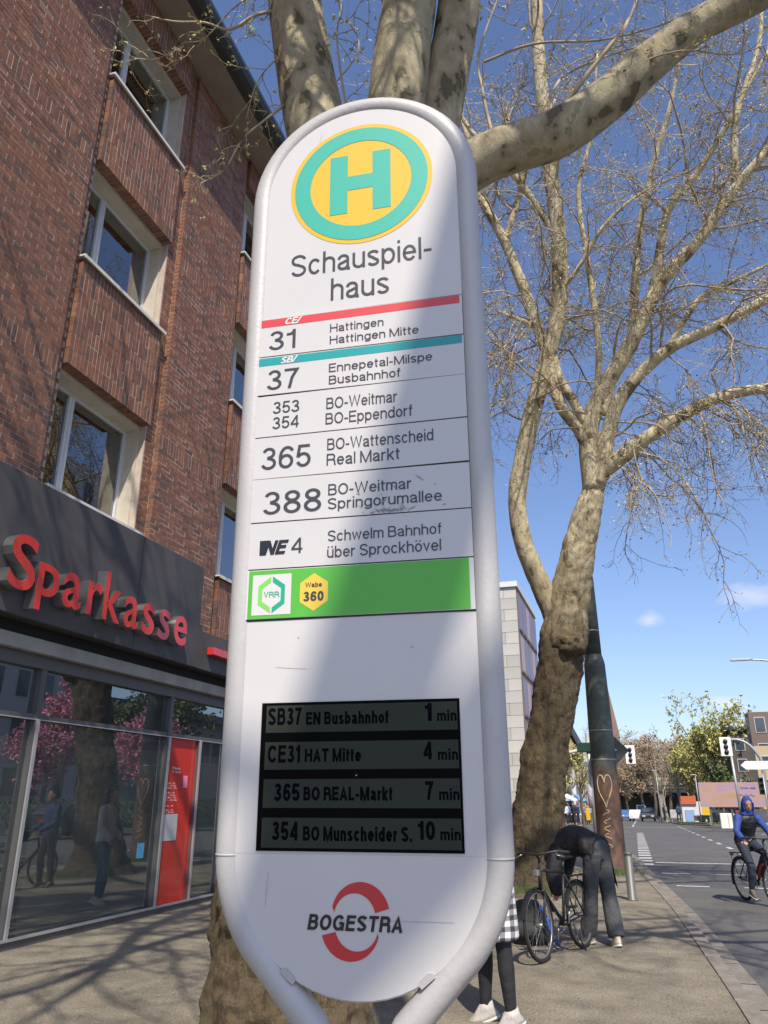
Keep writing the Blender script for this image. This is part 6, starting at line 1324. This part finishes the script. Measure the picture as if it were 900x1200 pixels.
        q = MB(); loft(q, [(base - upv * .026 + d * .05, sdv, d, .054, .142), (base - upv * .046 + d * .05, sdv, d, .052, .139)], 18); part('sole', q, cl.get('sole', mat('sole_white', (.6, .58, .52), .7)), sh, local=True)
    t.location = loc; t.rotation_euler = (0, 0, rz); t.scale = (scale,) * 3; return t
def stand(lean=0, step=.12, arms=0.0, h=1.0):
    """standing figure facing +x"""
    J = dict(pelvis=(0, 0, .96), neck=(.02, 0, 1.47), head=(.045, 0, 1.635), face=(1, 0, -.05), front=(1, 0, 0), shL=(0, .185, 1.41), shR=(0, -.185, 1.41), elL=(-.02 + arms * .3, .245, 1.14), elR=(-.02 + arms * .3, -.245, 1.14), wrL=(.06 + arms, .22, .93 + arms * .5), wrR=(.06 + arms, -.22, .93 + arms * .5),
             hipL=(0, .09, .93), hipR=(0, -.09, .93), knL=(.03 + step * .5, .10, .50), knR=(.02 - step * .4, -.10, .50), anL=(step * .5, .11, .085), anR=(-step * .6, -.11, .085), toeL=(step * .5 + .15, .13, .035), toeR=(-step * .6 + .15, -.13, .035))
    return J
M_JBLACK = mat('black_jacket', (.012, .012, .014), .75, col2=(.022, .022, .026), noise_scale=12, bump=.9, bump_scale=7, bdist=.06); M_TGREY = mat('grey_trousers', (.062, .066, .072), .9, col2=(.05, .053, .058), noise_scale=14, bump=.8, bump_scale=6, bdist=.07)
M_CREAM = mat('cream_shoes', (.50, .45, .34), .7); M_JEANS = mat('blue_jeans', (.05, .09, .18), .85, col2=(.035, .06, .13), noise_scale=20); M_BLEG = mat('black_leggings', (.016, .016, .02), .8, bump=.5, bump_scale=11, bdist=.03)
# man bending over his bicycle
bx, by = -.60, 10.42
man = dict(pelvis=(bx, by, 1.02), neck=(bx - .44, by + .20, 1.04), bend=(0, 0, .07), head=(bx - .53, by + .34, .86), face=(-.35, .2, -.9), headup=(-.8, .45, .2), front=(-.85, .4, -.3),
           shL=(bx - .44, by + .03, .99), shR=(bx - .33, by + .37, .99), elL=(bx - .50, by - .12, .76), elR=(bx - .40, by + .36, .74), wrL=(bx - .45, by - .26, .60), wrR=(bx - .47, by + .12, .62), hdL=(-.1, -.2, -.8), hdR=(-.2, -.3, -.8),
           hipL=(bx - .03, by - .085, .98), hipR=(bx + .07, by + .085, .96), knL=(bx - .09, by - .08, .52), knR=(bx + .12, by + .03, .50), anL=(bx - .15, by - .02, .085), anR=(bx + .17, by - .12, .085), toeL=(bx - .29, by + .03, .04), toeR=(bx + .11, by + .01, .04))
mn = person('person in black jacket and grey trousers bending over the parked bicycle', man, dict(top=M_JBLACK, trousers=M_TGREY, shoes=M_CREAM, te=.024, flare=.034, je=.072, collar=False, hem=.10, hemdir=V3((.5, -.2, -.5)).normalized()))
# hanging flap of the open jacket, and the shirt showing above the waistband
q = MB(); n = 12; vs = []
for j in range(8):
    v_ = j / 7
    for i in range(n): u = i / (n - 1); vs.append((bx - .18 + .34 * u + .07 * v_ * u, by + .13 + .10 * math.sin(u * 3) - .04 * v_, 1.14 - .10 * u ** 2 - v_ * (.22 + .22 * u) + .012 * math.sin(u * 20 + v_ * 3)))
idx = lambda j, i, o=0: o + j * n + i
vs2 = [(x, y + .018, z) for x, y, z in vs]; q.add(vs + vs2, [(idx(j, i), idx(j, i + 1), idx(j + 1, i + 1), idx(j + 1, i)) for j in range(7) for i in range(n - 1)] + [(idx(j, i, 96), idx(j + 1, i, 96), idx(j + 1, i + 1, 96), idx(j, i + 1, 96)) for j in range(7) for i in range(n - 1)] + [(idx(7, i), idx(7, i + 1), idx(7, i + 1, 96), idx(7, i, 96)) for i in range(n - 1)] + [(idx(j, n - 1), idx(j + 1, n - 1), idx(j + 1, n - 1, 96), idx(j, n - 1, 96)) for j in range(7)], True)
part('jacket_flap', q, M_JBLACK, mn, local=True)
q = MB(); loft(q, [((bx - .05, by + .02, 1.075), (.3, .9, 0), (.2, -.1, .9), .13, .128), ((bx - .12, by + .05, 1.09), (.3, .9, 0), (.2, -.1, .9), .12, .125)], 20); part('shirt', q, mat('pink_shirt', (.50, .20, .22), .8), mn, local=True)
bicycle('black bicycle parked on its stand in front of the bending person', (-.96, 9.62, 0), math.atan2(-.93, -.33), .02, M_BLACK, True, R(4))
# bag beside the wheel
bg_ = thing('backpack', 'black backpack with a blue strap lying behind the parked front wheel', 'backpack', (-1.38, 10.2, 0))
q = MB(); loft(q, [((-1.40, 10.2, .0), (1, 0, 0), (0, 1, 0), .20, .13), ((-1.41, 10.2, .1), (1, 0, 0), (0, 1, 0), .225, .15), ((-1.42, 10.2, .3), (1, 0, 0), (0, 1, 0), .20, .13), ((-1.44, 10.2, .44), (1, 0, .1), (0, 1, 0), .15, .09), ((-1.45, 10.2, .47), (1, 0, .1), (0, 1, 0), .06, .04)]); part('bag_body', q, mat('bag_black', (.025, .028, .03), .8, bump=.4, bump_scale=12), bg_)
q = MB(); q.tube(catmull([(-1.25, 10.08, .42), (-1.18, 10.02, .3), (-1.12, 10.0, .12), (-1.05, 9.98, .03)], 5), .02, 6); part('strap', q, mat('strap_blue', (.02, .08, .42), .6), bg_)
q = MB(); loft(q, [((-1.40, 10.07, .06), (1, 0, 0), (0, 1, 0), .14, .03), ((-1.40, 10.055, .15), (1, 0, 0), (0, 1, 0), .15, .035), ((-1.41, 10.07, .24), (1, 0, 0), (0, 1, 0), .13, .02)]); part('pocket', q, MATS['bag_black'], bg_)
# girl in plaid behind the sign
J = stand(step=.10); J.update(anL=(.02, .12, .085), toeL=(-.02, .26, .035), knL=(.02, .10, .5), anR=(-.05, -.13, .085), toeR=(-.04, .02, .035), knR=(.0, -.11, .5))
person('person in a black and white plaid overshirt and black leggings standing behind the sign', stand(step=-.14), dict(top=plaid_mat(), trousers=M_BLEG, shoes=mat('grey_sneakers', (.30, .28, .27), .7, col2=(.5, .48, .45), noise_scale=20), je=.034, hem=.38, te=.008, hair=M_HAIRB), (-1.19, 6.72, 0), R(200), hair='long')
# cyclist
CY = (1.74, 15.45, -.06); CR = math.atan2(-.93, .36)
bicycle('black bicycle ridden on the road by the person in blue', CY, CR, .12, M_BLACK, False, bottle=mat('bottle_red', (.5, .03, .03), .4))
cyc = dict(pelvis=(-.27, 0, 1.03), neck=(-.04, 0, 1.50), head=(.02, 0, 1.655), face=(.95, -.25, -.18), front=(.85, 0, -.3), bend=(-.03, 0, 0), shL=(-.05, .185, 1.43), shR=(-.05, -.185, 1.43), elL=(.05, .30, 1.20), elR=(.05, -.30, 1.20), wrL=(.21, .285, 1.06), wrR=(.21, -.285, 1.06), hdL=(.7, .0, -.25), hdR=(.7, .0, -.25), pnL=(0, 0, -1), pnR=(0, 0, -1), curl=(.75, 0, 0),
           hipL=(-.25, .09, .98), hipR=(-.25, -.09, .98), knL=(.17, .12, .84), knR=(.06, -.12, .60), anL=(-.13, .115, .545), anR=(-.06, -.115, .225), toeL=(-.01, .125, .48), toeR=(.07, -.125, .175))
person('person in bright blue hooded jacket with black vest riding a bicycle towards us', cyc, dict(top=mat('blue_jacket', (.022, .05, .24), .7, bump=.8, bump_scale=9, bdist=.05), vest=mat('black_vest', (.015, .018, .025), .5, bump=.8, bump_scale=9, bdist=.05), trousers=mat('navy_trousers', (.02, .028, .05), .85, bump=.7, bump_scale=8, bdist=.05), shoes=mat('brown_shoes', (.10, .08, .06), .7), je=.026), CY, CR, hood=True, scale=.935)
# figures mirrored in the shop glass
person('person in white sweater and blue jeans facing the shop window', stand(arms=.10), dict(top=mat('white_sweater', (.60, .58, .54), .9), trousers=M_JEANS, shoes=M_CREAM, je=.028, hair=M_HAIRD), (-5.55, 11.7, 0), R(165), hair='long')
person('person in dark blue jacket standing with a bicycle near the shop', stand(arms=.2), dict(top=mat('dark_blue_jacket', (.02, .04, .13), .8), trousers=M_BLEG, shoes=mat('brown_shoes'), je=.03), (-3.0, 13.5, 0), R(-60), hands=False, vox=.014)
bicycle('dark bicycle held beside the person in dark blue', (-2.75, 13.1, 0), R(95), .1, M_BLACK, True)
# small crowd on the far pavement
PC = [person('person standing far off', stand(step=.2), dict(top=mat('crowd_navy', (.03, .05, .12), .8), trousers=M_BLEG, shoes=M_BLACK), (TX(676) * 72, 72, zr(72) + .05), R(200), 'people on the far pavement', hands=False, vox=.022)]
cols = [('crowd_red', (.40, .06, .05)), ('crowd_white', (.6, .6, .6)), ('crowd_blue', (.06, .16, .45)), ('crowd_black', (.02, .02, .02)), ('crowd_grey', (.22, .22, .24)), ('crowd_pink', (.5, .18, .26)), ('crowd_sky', (.25, .40, .55)), ('crowd_tan', (.35, .25, .15))]
cl_ = ['navy', 'red', 'white', 'blue', 'black', 'grey', 'pink', 'light blue', 'tan']
src = PC[0]; src['label'] = 'person in navy walking on the far pavement left of the grey pole'
spots = [(655, 74), (661, 70), (666, 77), (671, 69), (682, 75), (687, 70), (689, 80), (657, 82)]
wr = ['at the tree trunk edge', 'beside the pale arched mast', 'right of the arched mast', 'in front of the white shop', 'under the blue sign', 'next to the signal pole', 'behind the signal pole', 'deepest in the crowd']
for i, (px, Y) in enumerate(spots):
    c = copy_tree(src); c.location = (TX(px) * Y, Y, zr(Y) + .05); c.rotation_euler = (0, 0, R(40 + i * 67)); c['label'] = 'person in %s %s on the far pavement' % (cl_[i + 1], wr[i])
    for ch in c.children:
        if ch.name.startswith('jacket'): ch.data = ch.data.copy(); ch.data.materials.clear(); ch.data.materials.append(mat(cols[i][0], cols[i][1], .8))
for i, (px, Y, c1) in enumerate([(664, 84, (.6, .6, .62)), (675, 86, (.12, .28, .5))]):
    ms_ = thing('market_stall', ['white canopied stall behind the far crowd', 'blue canopied stall behind the far crowd'][i], 'stall', (TX(px) * Y, Y, zr(Y) + .05)); x = TX(px) * Y; zb = zr(Y) + .05
    for sx in (-1, 1):
        for sy in (0, 1.5): q = MB(); q.tube([(x + sx * .9, Y + sy, zb), (x + sx * .9, Y + sy, zb + 2.1)], .03, 6); part('leg', q, M_GALV, ms_)
    q = MB(); q.add([(x - 1.1, Y - .2, zb + 2.1), (x + 1.1, Y - .2, zb + 2.1), (x + 1.1, Y + 1.7, zb + 2.1), (x - 1.1, Y + 1.7, zb + 2.1), (x, Y + .75, zb + 2.75)], [(0, 1, 4), (1, 2, 4), (2, 3, 4), (3, 0, 4), (3, 2, 1, 0)]); part('canopy', q, mat('canopy_%s' % ('white', 'blue')[i], c1, .7), ms_)
    q = MB(); q.box((x - .85, Y + .1, zb + .75), (x + .85, Y + 1.2, zb + .85)); part('counter', q, M_BWHITE, ms_)

# street clutter beyond the junction
for i, (px, Y, h, lb) in enumerate([(706, 66, 5.0, 'thin grey street lamp just left of the rusty post foot'), (772, 98, 5.5, 'thin street lamp left of the small pale tree'), (818, 88, 4.6, 'thin street lamp right of the kiosk'), (846, 74, 3.2, 'thin sign pole left of the white box')]):
    x = TX(px) * Y; zb = zr(Y); p_ = thing('street_lamp', lb, 'street lamp', (x, Y, zb))
    q = MB(); q.tube([(x, Y, zb), (x, Y, zb + h)], [.06, .04], 8); part('pole', q, M_GALV, p_)
    q = MB(); q.bevbox((x - .45, Y - .08, zb + h), (x + .1, Y + .08, zb + h + .1), .02); part('lamp_head', q, MATS['lamp_grey'], p_)
for i, (px, Y, w_, h_, c1, lb) in enumerate([(789, 97, 1.1, .9, (.55, .55, .56), 'white poster board between the pale tree trunks'), (799, 99, .9, 1.3, (.35, .42, .5), 'grey blue poster column left of the kiosk'), (868, 63, 1.0, .8, (.25, .06, .05), 'low dark red board under the billboard'), (884, 64, 1.4, .9, (.12, .12, .14), 'dark board under the right end of the billboard')]):
    x = TX(px) * Y; zb = zr(Y) + .1; p_ = thing('poster_board', lb, 'sign', (x, Y, zb)); q = MB(); q.bevbox((x - w_ / 2, Y, zb + .35), (x + w_ / 2, Y + .1, zb + .35 + h_), .02); part('board', q, mat('poster_%d' % i if False else 'poster_' + 'abcd'[i], c1, .6, col2=tuple(k * .6 for k in c1), noise_scale=3), p_)
    for sx in (-.35, .35): q = MB(); q.box((x + sx * w_ - .03, Y + .02, zb - .15), (x + sx * w_ + .03, Y + .08, zb + .36)); part('leg', q, M_GALV, p_)
for i, (px, Y) in enumerate([(776, 94), (793, 92), (826, 82), (834, 76)]):
    c = copy_tree(src); c.location = (TX(px) * Y, Y, zr(Y) + .15); c.rotation_euler = (0, 0, R(20 + i * 97)); c['label'] = 'person in dark clothes ' + ['by the left pale tree on the green', 'between the pale trees and the kiosk', 'below the yellow sign', 'right of the yellow sign'][i]
